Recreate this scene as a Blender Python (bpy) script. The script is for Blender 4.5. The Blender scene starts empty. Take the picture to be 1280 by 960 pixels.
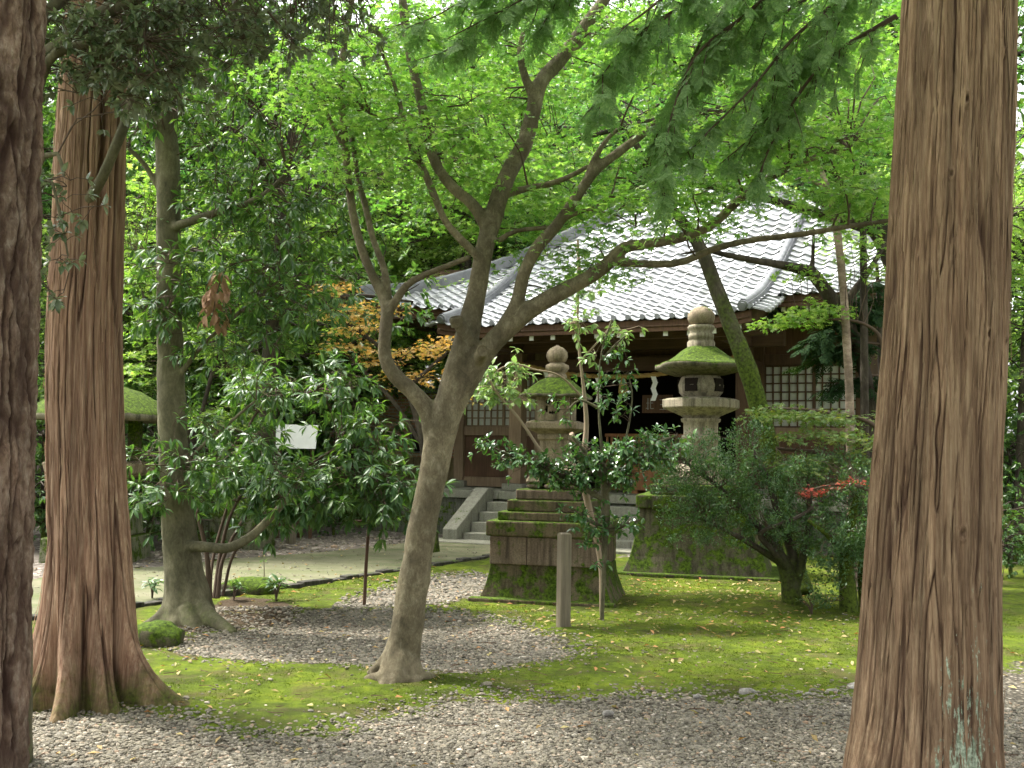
import bpy, math, random
import numpy as np
from math import sin, cos, atan, radians, pi, sqrt
from mathutils import Vector

scene = bpy.context.scene
COL = scene.collection
rng = np.random.default_rng(7)
random.seed(7)

# ------------------------------------------------------------------ camera geometry
F = 1350.0                      # focal length in pixels of the 1280 px wide photograph
EYE = np.array([0, 0, 1.6])
TH = atan(85 / 1350)            # pitch up
RO = radians(0.9)               # slight roll


def ray(px, py):
    dx, dy = (px - 640) / F, (480 - py) / F
    c, s = cos(RO), sin(RO)
    x = dx * c - dy * s
    y = dx * s + dy * c
    return np.array([x, cos(TH) - y * sin(TH), sin(TH) + y * cos(TH)])


def G(px, py, z=0.0):
    r = ray(px, py)
    return EYE + r * (z - 1.6) / r[2]


def P(px, py, d):
    r = ray(px, py)
    return EYE + r * d / r[1]


# ------------------------------------------------------------------ numpy noise
def _hash(ix, iy, iz, seed):
    h = (ix.astype(np.int64) * 374761393 + iy.astype(np.int64) * 668265263
         + iz.astype(np.int64) * 2147483647 + seed * 1274126177) & 0xFFFFFFFF
    h = ((h ^ (h >> 13)) * 1274126177) & 0xFFFFFFFF
    h = (h ^ (h >> 16)) & 0xFFFFFFFF
    h = (h * 2246822519) & 0xFFFFFFFF
    return ((h ^ (h >> 15)) & 0xFFFFFF) / float(0xFFFFFF)


def vnoise(x, y, z, seed=0):
    x, y, z = np.broadcast_arrays(np.asarray(x, float), np.asarray(y, float), np.asarray(z, float))
    ix, iy, iz = np.floor(x), np.floor(y), np.floor(z)
    fx, fy, fz = x - ix, y - iy, z - iz
    fx, fy, fz = [t * t * t * (t * (t * 6 - 15) + 10) for t in (fx, fy, fz)]
    r = 0
    for a in (0, 1):
        for b in (0, 1):
            for c in (0, 1):
                w = (fx if a else 1 - fx) * (fy if b else 1 - fy) * (fz if c else 1 - fz)
                r = r + w * _hash(ix + a, iy + b, iz + c, seed)
    return r * 2 - 1


def fbm(x, y, z, oct=4, seed=0, gain=0.5):
    r = 0; a = 1.0; f = 1.0; t = 0
    for i in range(oct):
        r = r + a * vnoise(x * f, y * f, z * f, seed + i * 17)
        t += a; a *= gain; f *= 2.03
    return r / t


def worley(x, y, seed=0):
    """F1, F2-F1 and the id of the nearest cell of a 2-D cell noise"""
    ix, iy = np.floor(x), np.floor(y)
    d1 = np.full(x.shape, 9.0); d2 = np.full(x.shape, 9.0); cid = np.zeros(x.shape)
    zz = np.zeros_like(ix)
    for a in (-1, 0, 1):
        for b in (-1, 0, 1):
            jx, jy = ix + a, iy + b
            px_ = jx + _hash(jx, jy, zz, seed); py_ = jy + _hash(jx, jy, zz, seed + 5)
            d = np.hypot(px_ - x, py_ - y)
            idn = _hash(jx, jy, zz, seed + 9)
            m = d < d1
            d2 = np.where(m, d1, np.minimum(d2, d)); cid = np.where(m, idn, cid); d1 = np.where(m, d, d1)
    return d1, d2 - d1, cid


# ------------------------------------------------------------------ mesh builder
class MB:
    def __init__(s):
        s.v = []; s.f = []; s.m = []; s.sm = []; s.n = 0

    def add(s, verts, faces, mat=0, smooth=False):
        verts = np.array(verts, float).reshape(-1, 3)
        if isinstance(faces, np.ndarray):
            groups = [faces]
        else:
            d = {}
            for f in faces:
                d.setdefault(len(f), []).append(f)
            groups = [np.array(g) for g in d.values()]
        for g in groups:
            if len(g):
                s.f.append(g.astype(np.int64) + s.n); s.m.append(mat); s.sm.append(smooth)
        s.v.append(verts); s.n += len(verts)
        return s

    def box(s, x0, x1, y0, y1, z0, z1, mat=0):
        v = [(x0, y0, z0), (x1, y0, z0), (x1, y1, z0), (x0, y1, z0), (x0, y0, z1), (x1, y0, z1), (x1, y1, z1), (x0, y1, z1)]
        return s.add(v, [(0, 3, 2, 1), (4, 5, 6, 7), (0, 1, 5, 4), (1, 2, 6, 5), (2, 3, 7, 6), (3, 0, 4, 7)], mat)

    def frustum(s, z0, w0, z1, w1, mat=0, d0=None, d1=None, c=(0, 0)):
        d0 = w0 if d0 is None else d0; d1 = w1 if d1 is None else d1
        v = []
        for z, w, d in ((z0, w0 / 2, d0 / 2), (z1, w1 / 2, d1 / 2)):
            v += [(c[0] - w, c[1] - d, z), (c[0] + w, c[1] - d, z), (c[0] + w, c[1] + d, z), (c[0] - w, c[1] + d, z)]
        return s.add(v, [(0, 3, 2, 1), (4, 5, 6, 7), (0, 1, 5, 4), (1, 2, 6, 5), (2, 3, 7, 6), (3, 0, 4, 7)], mat)

    def prism(s, poly, axis, a, b, mat=0):
        """poly: 2-D outline; axis 0: outline is (y,z) run along x, axis 1: (x,z) along y, axis 2: (x,y) along z"""
        n = len(poly)
        def mk(p, t):
            return (t, p[0], p[1]) if axis == 0 else (p[0], t, p[1]) if axis == 1 else (p[0], p[1], t)
        v = [mk(p, a) for p in poly] + [mk(p, b) for p in poly]
        f = [tuple(range(n - 1, -1, -1)), tuple(range(n, 2 * n))] + [(i, (i + 1) % n, n + (i + 1) % n, n + i) for i in range(n)]
        return s.add(v, f, mat)

    def lathe(s, prof, n=32, mat=0, smooth=True, rot=0.0, c=(0, 0), wob=0.0):
        th = np.linspace(0, 2 * pi, n, endpoint=False) + rot
        prof = np.array(prof, float); k = len(prof)
        r = prof[:, 0][:, None] * np.ones(n)
        if wob:
            r = r * (1 + wob * vnoise(np.cos(th)[None] * 2 + 3, np.sin(th)[None] * 2, prof[:, 1][:, None] * 4, 3))
        v = np.stack([c[0] + r * np.cos(th), c[1] + r * np.sin(th), prof[:, 1][:, None] * np.ones(n)], -1).reshape(-1, 3)
        i = np.arange(k - 1)[:, None] * n; j = np.arange(n)[None]; j2 = (j + 1) % n
        q = np.stack([i + j, i + j2, i + n + j2, i + n + j], -1).reshape(-1, 4)
        s.add(v, q, mat, smooth)
        s.add(v[:n], [tuple(range(n - 1, -1, -1))], mat)
        return s.add(v[-n:], [tuple(range(n))], mat)

    def tube(s, pts, rad, n=8, mat=0, smooth=True, res=None, wob=0.0, cap=True):
        pts = np.array(pts, float); rad = np.array(rad, float)
        if res and len(pts) > 2:
            pts, rad = spline(pts, rad, res)
        k = len(pts)
        tg = np.gradient(pts, axis=0) if k > 2 else np.repeat((pts[1:] - pts[:1]), 2, 0)
        tg /= np.linalg.norm(tg, axis=1)[:, None] + 1e-9
        a = np.array([1, 0, 0]) if abs(tg[0][0]) < .8 else np.array([0, 1, 0])
        u = np.cross(tg[0], a); u /= np.linalg.norm(u)
        us = []
        for t in tg:
            u = u - t * (u @ t); u = u / (np.linalg.norm(u) + 1e-9); us.append(u)
        us = np.array(us); ws = np.cross(tg, us)
        th = np.linspace(0, 2 * pi, n, endpoint=False)
        R = rad[:, None] * np.ones(n)
        if wob:
            R = R * (1 + wob * fbm(np.cos(th)[None] * 1.3 + pts[:, :1] * 6, np.sin(th)[None] * 1.3 + pts[:, 1:2] * 6, pts[:, 2:] * 7, 3, 11))
        v = pts[:, None] + R[..., None] * (np.cos(th)[None, :, None] * us[:, None] + np.sin(th)[None, :, None] * ws[:, None])
        i = np.arange(k - 1)[:, None] * n; j = np.arange(n)[None]; j2 = (j + 1) % n
        q = np.stack([i + j, i + j2, i + n + j2, i + n + j], -1).reshape(-1, 4)
        s.add(v.reshape(-1, 3), q, mat, smooth)
        if cap:
            s.add(v[0], [tuple(range(n - 1, -1, -1))], mat)
            s.add(v[-1], [tuple(range(n))], mat)
        return s

    def grid(s, V, mat=0, smooth=True, wrap=False, mask=None):
        """V: (r, c, 3) array of points"""
        r, c = V.shape[:2]
        i = np.arange(r - 1)[:, None]; j = np.arange(c if wrap else c - 1)[None]; j2 = (j + 1) % c
        q = np.stack([i * c + j, i * c + j2, (i + 1) * c + j2, (i + 1) * c + j], -1)
        q = q[mask] if mask is not None else q.reshape(-1, 4)
        return s.add(V.reshape(-1, 3), q, mat, smooth)

    def mesh(s, name, mats):
        me = bpy.data.meshes.new(name)
        V = np.concatenate(s.v) if s.v else np.zeros((0, 3))
        me.vertices.add(len(V)); me.vertices.foreach_set('co', V.astype(np.float32).ravel())
        loops = np.concatenate([f.ravel() for f in s.f]) if s.f else np.zeros(0, int)
        sizes = np.concatenate([np.full(len(f), f.shape[1]) for f in s.f]) if s.f else np.zeros(0, int)
        me.loops.add(len(loops)); me.loops.foreach_set('vertex_index', loops.astype(np.int32))
        me.polygons.add(len(sizes))
        st = np.concatenate([[0], np.cumsum(sizes)[:-1]]) if len(sizes) else sizes
        me.polygons.foreach_set('loop_start', st.astype(np.int32))
        me.polygons.foreach_set('material_index', np.concatenate([np.full(len(f), m) for f, m in zip(s.f, s.m)]).astype(np.int32))
        me.polygons.foreach_set('use_smooth', np.concatenate([np.full(len(f), b) for f, b in zip(s.f, s.sm)]).astype(bool))
        me.update(calc_edges=True)
        for m in (mats if isinstance(mats, (list, tuple)) else [mats]):
            me.materials.append(m)
        return me

    def obj(s, name, mats, parent=None, bevel=0.0, loc=None, rz=0.0):
        o = bpy.data.objects.new(name, s.mesh(name, mats)); COL.objects.link(o)
        if parent is not None:
            o.parent = parent
        if loc is not None:
            o.location = loc
        if rz:
            o.rotation_euler = (0, 0, rz)
        if bevel:
            b = o.modifiers.new('bevel', 'BEVEL'); b.width = bevel; b.segments = 2; b.limit_method = 'ANGLE'; b.angle_limit = radians(35)
        return o


def spline(pts, rad, res):
    n = len(pts)
    p = np.vstack([2 * pts[0] - pts[1], pts, 2 * pts[-1] - pts[-2]])
    out, ro = [], []
    for i in range(1, n):
        p0, p1, p2, p3 = p[i - 1], p[i], p[i + 1], p[i + 2]
        m = max(1, int(np.linalg.norm(p2 - p1) / res))
        for t in np.linspace(0, 1, m, endpoint=False):
            out.append(.5 * (2 * p1 + (p2 - p0) * t + (2 * p0 - 5 * p1 + 4 * p2 - p3) * t * t + (3 * p1 - p0 - 3 * p2 + p3) * t ** 3))
            ro.append(rad[i - 1] * (1 - t) + rad[i] * t)
    out.append(pts[-1]); ro.append(rad[-1])
    return np.array(out), np.array(ro)


def tag(o, label=None, cat=None, group=None, kind=None):
    if label: o['label'] = label
    if cat: o['category'] = cat
    if group: o['group'] = group
    if kind: o['kind'] = kind
    return o


def empty(name, loc, rz=0.0):
    o = bpy.data.objects.new(name, None); COL.objects.link(o)
    o.location = tuple(loc); o.rotation_euler = (0, 0, rz); o.empty_display_size = .2
    return o


def copy_tree(o, parent=None):
    c = o.copy(); COL.objects.link(c); c.parent = parent
    for ch in list(o.children):
        copy_tree(ch, c)
    return c


def vattr(o, name, vals):
    a = o.data.attributes.new(name, 'FLOAT', 'POINT')
    a.data.foreach_set('value', np.asarray(vals, np.float32))


# ------------------------------------------------------------------ materials
class NT:
    def __init__(s, name):
        s.m = bpy.data.materials.new(name); s.m.use_nodes = True
        s.t = s.m.node_tree; s.t.nodes.clear()
        s.out = s.t.nodes.new('ShaderNodeOutputMaterial')

    def n(s, typ, ins=None, **kw):
        nd = s.t.nodes.new('ShaderNode' + typ)
        for k, v in kw.items():
            setattr(nd, k, v)
        for k, v in (ins or {}).items():
            if isinstance(v, bpy.types.NodeSocket):
                s.t.links.new(v, nd.inputs[k])
            else:
                nd.inputs[k].default_value = v
        return nd

    def coord(s, scale=(1, 1, 1), which='Object', loc=(0, 0, 0)):
        tc = s.n('TexCoord')
        return s.n('Mapping', {'Vector': tc.outputs[which], 'Scale': scale, 'Location': loc}).outputs[0]

    def noise(s, vec, scale, detail=6, rough=.6, dist=0.0):
        return s.n('TexNoise', {'Vector': vec, 'Scale': scale, 'Detail': detail, 'Roughness': rough, 'Distortion': dist}).outputs[0]

    def ramp(s, fac, cols, mode='LINEAR'):
        r = s.n('ValToRGB', {'Fac': fac}); e = r.color_ramp.elements; r.color_ramp.interpolation = mode
        while len(e) > 1:
            e.remove(e[-1])
        for i, (p, c) in enumerate(cols):
            el = e[0] if i == 0 else e.new(p)
            el.position = p
            el.color = (c, c, c, 1) if isinstance(c, (int, float)) else (*c, 1)
        return r.outputs[0]

    def mix(s, fac, a, b, mode='MIX'):
        m = s.n('Mix', data_type='RGBA', blend_type=mode)
        for k, v in ((0, fac), (6, a), (7, b)):
            if isinstance(v, bpy.types.NodeSocket):
                s.t.links.new(v, m.inputs[k])
            else:
                m.inputs[k].default_value = (*v, 1) if isinstance(v, tuple) and len(v) == 3 else v
        return m.outputs[2]

    def math(s, op, a, b=None, c=None, clamp=False):
        m = s.n('Math', operation=op, use_clamp=clamp)
        for k, v in ((0, a), (1, b), (2, c)):
            if v is None: continue
            if isinstance(v, bpy.types.NodeSocket):
                s.t.links.new(v, m.inputs[k])
            else:
                m.inputs[k].default_value = v
        return m.outputs[0]

    def bump(s, h, strength=.5, dist=.01, normal=None):
        i = {'Height': h, 'Strength': strength, 'Distance': dist}
        if normal: i['Normal'] = normal
        return s.n('Bump', i).outputs[0]

    def attr(s, name):
        return s.n('Attribute', attribute_name=name).outputs['Fac']

    def done(s, color, rough=.8, normal=None, spec=.3, **kw):
        b = s.n('BsdfPrincipled')
        ins = {'Base Color': color, 'Roughness': rough, 'Specular IOR Level': spec, **kw}
        if normal: ins['Normal'] = normal
        for k, v in ins.items():
            if isinstance(v, bpy.types.NodeSocket):
                s.t.links.new(v, b.inputs[k])
            else:
                b.inputs[k].default_value = (*v, 1) if isinstance(v, tuple) and len(v) == 3 else v
        s.t.links.new(b.outputs[0], s.out.inputs[0])
        return s.m


def mat_wood(name, c0, c1, axis=2, rough=.75):
    t = NT(name)
    sc = [14, 14, 14]; sc[axis] = 1.0
    v = t.coord(tuple(sc))
    n = t.noise(v, 2.2, 8, .65, .4); b = t.noise(t.coord((1, 1, 1)), 1.3, 4)
    col = t.mix(t.ramp(b, [(.35, 0.0), (.7, .55)]), t.ramp(n, [(.3, c0), (.7, c1)]), tuple(x * .6 for x in c0))
    return t.done(col, rough, t.bump(n, .35, .006), .25)


def mat_stone(name, c0, c1, moss=0.0, side=0.0, c2=None, low=None, blot=1.0, stk=.75):
    """weathered stone; moss: how much grows on upward faces; side: on sides; low: height below which the sides are mossy"""
    t = NT(name)
    v = t.coord()
    fine = t.noise(v, 60, 6, .7); mid = t.noise(v, 7, 6, .6); big = t.noise(v, 2.1, 4, .6)
    col = t.ramp(mid, [(.3, c0), (.7, c1)])
    if c2:
        col = t.mix(t.ramp(big, [(.45, 0.0), (.65, blot)]), col, c2)
    col = t.mix(.55, col, t.ramp(fine, [(.3, tuple(x * .55 for x in c0)), (.55, c1), (.8, tuple(min(1, x * 1.35) for x in c1))]))
    streak = t.noise(t.coord((9, 9, .9)), 1.5, 5)
    col = t.mix(t.ramp(streak, [(.46, 0.0), (.66, stk)]), col, tuple(x * .32 for x in c0))
    h = t.mix(.5, fine, mid)
    if moss or side or low:
        nz = t.n('SeparateXYZ', {0: t.n('NewGeometry').outputs['Normal']}).outputs[2]
        m = t.math('MULTIPLY', t.ramp(nz, [(.25, 0.0), (.75, 1.0)]), moss)
        if side:
            m = t.math('MAXIMUM', m, side)
        if low:
            z = t.n('SeparateXYZ', {0: v}).outputs[2]
            m = t.math('MAXIMUM', m, t.math('MULTIPLY', t.math('SUBTRACT', low[0], z), low[1], clamp=True))
        n2 = t.ramp(t.noise(v, 5.5, 9, .68), [(.34, 0.0), (.66, 1.0)])
        m = t.ramp(t.math('ADD', t.math('MULTIPLY', m, .75), t.math('MULTIPLY', n2, .55)), [(.52, 0.0), (.66, 1.0)])
        mc = t.ramp(t.noise(v, 26, 6, .7), [(.3, (.010, .017, .003)), (.46, (.036, .060, .006)), (.62, (.085, .135, .010)), (.8, (.14, .17, .02))])
        col = t.mix(m, col, mc)
        h = t.mix(m, h, t.noise(v, 70, 5, .8))
    return t.done(col, .92, t.bump(h, .7, .012), .15)


def mat_leaf(name, ca, cb, cc=None, rough=.45, spec=.4, trans=.35, tcol=None, back=None):
    """leaf with a random hue per leaf; trans: share of light let through"""
    t = NT(name)
    g = t.n('NewGeometry')
    cols = [(0.0, ca), (.6, cb)] + ([(1.0, cc)] if cc else [])
    col = t.ramp(g.outputs['Random Per Island'], cols)
    big = t.noise(t.coord(which='Object'), .8, 3)
    col = t.mix(t.ramp(big, [(.35, .0), (.7, .5)]), col, t.mix(1.0, col, (.75, .85, .7), 'MULTIPLY'))
    if back:
        col = t.mix(t.math('MULTIPLY', g.outputs['Backfacing'], .8), col, back)
    p = t.n('BsdfPrincipled', {'Base Color': col, 'Roughness': rough, 'Specular IOR Level': spec})
    tc = t.mix(1.0, col, tcol or (1.5, 1.6, .5), 'MULTIPLY')
    tr = t.n('BsdfTranslucent', {'Color': tc})
    m = t.n('MixShader', {0: trans, 1: p.outputs[0], 2: tr.outputs[0]})
    t.t.links.new(m.outputs[0], t.out.inputs[0])
    return t.m


def mat_bark(name, cols, stretch=(16, 16, 1.6), nscale=1.6, bump=.6, moss=None, dist=.012, lichen=False, groove=None, mossc=None):
    t = NT(name)
    v = t.coord(stretch); o = t.coord()
    n = t.noise(v, nscale, 10, .68, .5); f = t.noise(v, nscale * 5, 6, .7)
    b = t.noise(o, 2.2, 5)
    col = t.ramp(n, cols)
    col = t.mix(.45, col, t.mix(1.0, col, t.ramp(f, [(.3, .45), (.7, 1.6)]), 'MULTIPLY'))
    col = t.mix(t.ramp(b, [(.4, 0.0), (.75, .5)]), col, cols[0][1])
    bands = t.ramp(t.noise(t.coord((stretch[0] * .22, stretch[1] * .22, stretch[2] * .3)), nscale, 4, .5), [(.36, .68), (.64, 1.28)])
    col = t.mix(1.0, col, bands, 'MULTIPLY')
    if groove:
        col = t.mix(t.attr('groove'), col, groove)
    if moss:
        z = t.n('SeparateXYZ', {0: o}).outputs[2]
        lvl = t.math('MULTIPLY', t.math('SUBTRACT', moss[0], z), moss[1], clamp=True)
        lvl = t.math('MAXIMUM', lvl, moss[2])
        m = t.ramp(t.math('ADD', t.math('MULTIPLY', lvl, .6), t.math('MULTIPLY', t.noise(o, 5, 8, .7), .7)), [(.6, 0.0), (.85, 1.0)])
        mc = t.ramp(t.noise(o, 30, 5), [(.35, (.02, .03, .006)), (.6, (.07, .10, .012)), (.8, (.13, .16, .025))]) if not mossc else mossc
        col = t.mix(m, col, mc)
    if lichen:
        l = t.math('MULTIPLY', t.attr('lichen'), 1.0)
        k = t.ramp(t.math('ADD', t.math('MULTIPLY', l, .26), t.noise(t.coord((30, 30, 6)), 1.2, 9, .74)), [(.745, 0.0), (.765, 1.0)])
        col = t.mix(k, col, t.ramp(t.noise(o, 50, 3), [(.4, (.17, .21, .14)), (.6, (.36, .42, .31))]))
    return t.done(col, .9, t.bump(t.mix(.4, n, f), bump, dist), .15)
# ------------------------------------------------------------------ shared materials
M = {}
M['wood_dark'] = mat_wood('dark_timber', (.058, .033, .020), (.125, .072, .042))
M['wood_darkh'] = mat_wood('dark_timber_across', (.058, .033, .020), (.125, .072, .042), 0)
M['wood_mid'] = mat_wood('paler_timber', (.17, .115, .072), (.31, .22, .145))
M['wood_red'] = mat_wood('reddish_rail_timber', (.16, .07, .03), (.30, .14, .06))
M['wood_board'] = mat_wood('brown_board', (.075, .040, .024), (.145, .078, .046))
M['wood_post'] = mat_wood('grey_post_timber', (.11, .092, .062), (.21, .18, .125))
M['stone_step'] = mat_stone('step_granite', (.16, .16, .12), (.265, .26, .205), moss=.15, stk=.25)
M['stone_podium'] = mat_stone('podium_wall_stone', (.07, .075, .055), (.14, .14, .11), side=.35)
M['lan_a'] = mat_stone('tan_lantern_stone', (.17, .13, .085), (.31, .25, .17), moss=.30, c2=(.24, .19, .13))
M['lan_ared'] = mat_stone('pinkish_pedestal_stone', (.10, .072, .052), (.195, .145, .108), moss=1.0, side=.15, c2=(.17, .145, .10), low=(.36, 4.0))
M['lan_amoss'] = mat_stone('mossy_step_stone', (.055, .042, .024), (.14, .108, .066), moss=1.3, side=.34, c2=(.17, .135, .09))
M['lan_aflare'] = mat_stone('dark_mossy_flare', (.045, .036, .020), (.125, .10, .06), moss=1.0, side=.46, c2=(.15, .12, .08))
M['roof_moss'] = mat_stone('mossy_roof_stone', (.08, .075, .05), (.17, .15, .10), moss=.98, side=.12, c2=(.12, .105, .07))
M['lan_b'] = mat_stone('pale_lantern_stone', (.20, .17, .12), (.36, .31, .23), moss=.25, c2=(.20, .18, .12))
M['lan_bped'] = mat_stone('dark_mossy_pedestal', (.040, .036, .022), (.10, .088, .055), moss=1.0, side=.42, c2=(.095, .085, .055))
M['rock_moss'] = mat_stone('mossy_rock', (.10, .105, .06), (.20, .20, .13), moss=1.0, side=.35)
M['rock'] = mat_stone('grey_rock', (.16, .15, .13), (.32, .30, .27))


def mat_plain(name, col, rough=.6, spec=.3, **kw):
    t = NT(name)
    n = t.noise(t.coord(), 8, 5)
    return t.done(t.mix(t.ramp(n, [(.3, .0), (.7, .35)]), col, tuple(c * .7 for c in col)), rough, None, spec, **kw)


M['white_paper'] = mat_plain('shoji_paper', (.50, .50, .46), .9, .1)
M['white_paint'] = mat_plain('white_paint', (.82, .82, .80), .6)
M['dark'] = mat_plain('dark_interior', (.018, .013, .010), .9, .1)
M['straw'] = mat_plain('rice_straw', (.36, .24, .09), .9, .1)
M['cable'] = mat_plain('grey_cable', (.55, .56, .55), .5)
M['kerb'] = mat_stone('dark_kerb_stone', (.035, .033, .028), (.08, .075, .06), moss=.25)


# ------------------------------------------------------------------ ground
def inpoly(x, y, poly):
    poly = np.array(poly); r = np.zeros(x.shape, bool)
    j = len(poly) - 1
    for i in range(len(poly)):
        xi, yi = poly[i][:2]; xj, yj = poly[j][:2]
        c = ((yi > y) != (yj > y)) & (x < (xj - xi) * (y - yi) / (yj - yi + 1e-12) + xi)
        r ^= c; j = i
    return r


def gp(pts):
    return [tuple(G(*p)[:2]) for p in pts]


GRAVEL = [
    gp([(-200, 893), (40, 893), (150, 890), (240, 905), (330, 925), (430, 922), (480, 893), (560, 878), (640, 877), (760, 875), (900, 878), (1060, 874), (1140, 850), (1235, 840), (1300, 828), (1700, 800)]) + [(9, 1.0), (-9, 1.0)],
    gp([(215, 800), (300, 788), (380, 772), (470, 764), (560, 768), (640, 782), (705, 806), (700, 818), (620, 832), (540, 838), (470, 833), (400, 826), (300, 822), (225, 818)]),
    gp([(430, 756), (470, 742), (520, 728), (560, 722), (614, 718), (604, 742), (560, 750), (480, 760)]),
]
PATHP = gp([(28, 776), (165, 759), (352, 735), (416, 727), (612, 697)])
PATHF = gp([(28, 729), (157, 716), (300, 701), (416, 692), (509, 681), (568, 672)])
_l0 = np.array(PATHP[0]); _l1 = np.array(PATHP[1]); PATHP = [tuple(_l0 + (_l0 - _l1) * 4)] + PATHP + [(.95, 17.95)]
_l0 = np.array(PATHF[0]); _l1 = np.array(PATHF[1]); PATHF = [tuple(_l0 + (_l0 - _l1) * 4)] + PATHF
PATH = PATHP + PATHF[::-1]
YARD = gp([(-400, 727), (28, 727), (157, 715), (300, 700), (416, 691), (509, 680), (568, 670), (560, 640), (300, 632), (-400, 650)])
YARD2 = gp([(770, 700), (800, 694), (960, 690), (1100, 700), (1500, 715), (1500, 680), (1100, 672), (800, 680)])
SOIL = gp([(215, 790), (255, 760), (290, 745), (350, 752), (395, 764), (350, 780), (240, 796)])


def masks(x, y):
    jx = x + .20 * fbm(x * 1.7, y * 1.7, 0, 4, 21) + .05 * fbm(x * 9, y * 9, 0, 3, 5)
    jy = y + .30 * fbm(x * 1.7 + 9, y * 1.7, 0, 4, 31) + .10 * fbm(x * 9, y * 9, 4, 3, 6)
    g = np.zeros(x.shape)
    for q in GRAVEL:
        g = np.maximum(g, inpoly(jx, jy, q))
    yd = np.maximum(inpoly(jx, jy, YARD), inpoly(jx, jy, YARD2)).astype(float)
    so = inpoly(jx, jy, SOIL).astype(float)
    return g, yd, so


def smooth_gravel(x, y):
    g = masks(x, y)[0].copy()
    for dx_, dy_ in ((.1, .05), (-.1, .08), (.05, -.14), (-.07, -.1), (.02, .18), (.16, -.02), (-.17, -.01), (0, -.24), (.03, .28)):
        g = g + masks(x + dx_, y + dy_)[0]
    return g / 10


def height(x, y, g):
    h = .02 * fbm(x * .8, y * .8, 0, 3, 3) + .014 * fbm(x * 3.5, y * 3.5, 2, 3, 4)
    mound = .06 * np.exp(-(((x + 2.15) / .55) ** 2 + ((y - 10.45) / .35) ** 2)) + .03 * np.exp(-(((x + 2.55) / .9) ** 2 + ((y - 6.8) / .7) ** 2))
    mound += .015 * np.exp(-(((x + .75) / .6) ** 2 + ((y - 7.7) / .5) ** 2)) + .07 * np.exp(-(((x - 2.9) / 1.2) ** 2 + ((y - 11.6) / .8) ** 2))
    return h + mound + (1 - g) * (.014 + .014 * fbm(x * 11, y * 11, 0, 4, 8)) - g * .02


xs = np.concatenate([-np.geomspace(400, 11, 26), np.linspace(-10.5, 10.5, 330), np.geomspace(11, 400, 26)])
ys = np.concatenate([-np.geomspace(300, 4, 10), np.linspace(-2, 3.2, 8), np.linspace(3.3, 14, 330), np.linspace(14.1, 30, 130), np.geomspace(31, 600, 26)])
X, Y = np.meshgrid(xs, ys)
g0, yd0, so0 = masks(X, Y)
far = np.clip((np.hypot(X, Y) - 60) / 100, 0, 1)
near = np.clip(1 - (np.abs(X) - 9) / 2, 0, 1) * np.clip(1 - (Y - 26) / 4, 0, 1)
g1 = smooth_gravel(X, Y)
Z = height(X, Y, g1) * near
inp = inpoly(X, Y, PATH)
Z = np.where(inp, np.minimum(Z, -.015), Z)
b = MB(); b.grid(np.stack([X, Y, Z], -1))

t = NT('moss_gravel_ground')
o = t.coord()
edge = t.math('MULTIPLY', t.math('SUBTRACT', t.noise(o, 5, 9, .72), .5), 2.6)
gm = t.ramp(t.math('ADD', t.attr('gravel'), edge), [(.44, 0.0), (.56, 1.0)]); ym = t.attr('yard'); sm_ = t.ramp(t.math('ADD', t.attr('soil'), edge), [(.5, 0.0), (.8, 1.0)])
n1 = t.noise(o, 1.1, 6); n2 = t.noise(o, 7, 6, .7); n3 = t.noise(o, 55, 5, .75)
moss = t.ramp(t.math('ADD', t.math('MULTIPLY', n2, .55), t.math('MULTIPLY', n1, .5)),
              [(.36, (.045, .040, .016)), (.45, (.050, .070, .008)), (.55, (.095, .135, .009)), (.66, (.17, .20, .016))])
moss = t.mix(t.ramp(n3, [(.3, .7), (.6, 0.0)]), moss, (.045, .06, .012))
bare = t.math('MULTIPLY', t.ramp(t.noise(o, 2.3, 8, .7, .3), [(.50, 0.0), (.62, 1.0)]), .7)
moss = t.mix(bare, moss, (.085, .068, .030))
vor = t.n('TexVoronoi', {'Vector': o, 'Scale': 38.0, 'Randomness': 1.0})
vd = vor.outputs['Distance']
st = t.ramp(t.n('SeparateColor', {0: vor.outputs['Color']}).outputs[0], [(0, (.06, .052, .040)), (.5, (.15, .13, .098)), (.85, (.22, .195, .15)), (1, (.38, .35, .29))])
grav = t.mix(t.ramp(vd, [(.25, 0.0), (.62, .85)]), st, (.05, .045, .035))
vor2 = t.n('TexVoronoi', {'Vector': o, 'Scale': 20.0, 'Randomness': 1.0})
st2 = t.ramp(t.n('SeparateColor', {0: vor2.outputs['Color']}).outputs[0], [(0, (.10, .085, .07)), (.7, (.19, .165, .14)), (.93, (.24, .21, .18)), (.97, (.50, .46, .38)), (1, (.55, .5, .42))])
yard = t.mix(t.ramp(n2, [(.35, .0), (.7, .6)]), st2, (.12, .10, .08))
soil = t.ramp(n3, [(.3, (.018, .013, .008)), (.6, (.07, .05, .03)), (.75, (.14, .11, .07))])
col = t.mix(gm, moss, grav); col = t.mix(ym, col, yard); col = t.mix(sm_, col, soil)
hh = t.mix(gm, n3, t.math('SUBTRACT', 1.0, vd))
M['ground'] = t.done(col, .95, t.bump(hh, .8, .02), .1)
ground = b.obj('ground', M['ground']); tag(ground, kind='structure')
vattr(ground, 'gravel', g1.ravel()); vattr(ground, 'yard', yd0.ravel()); vattr(ground, 'soil', so0.ravel())

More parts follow.
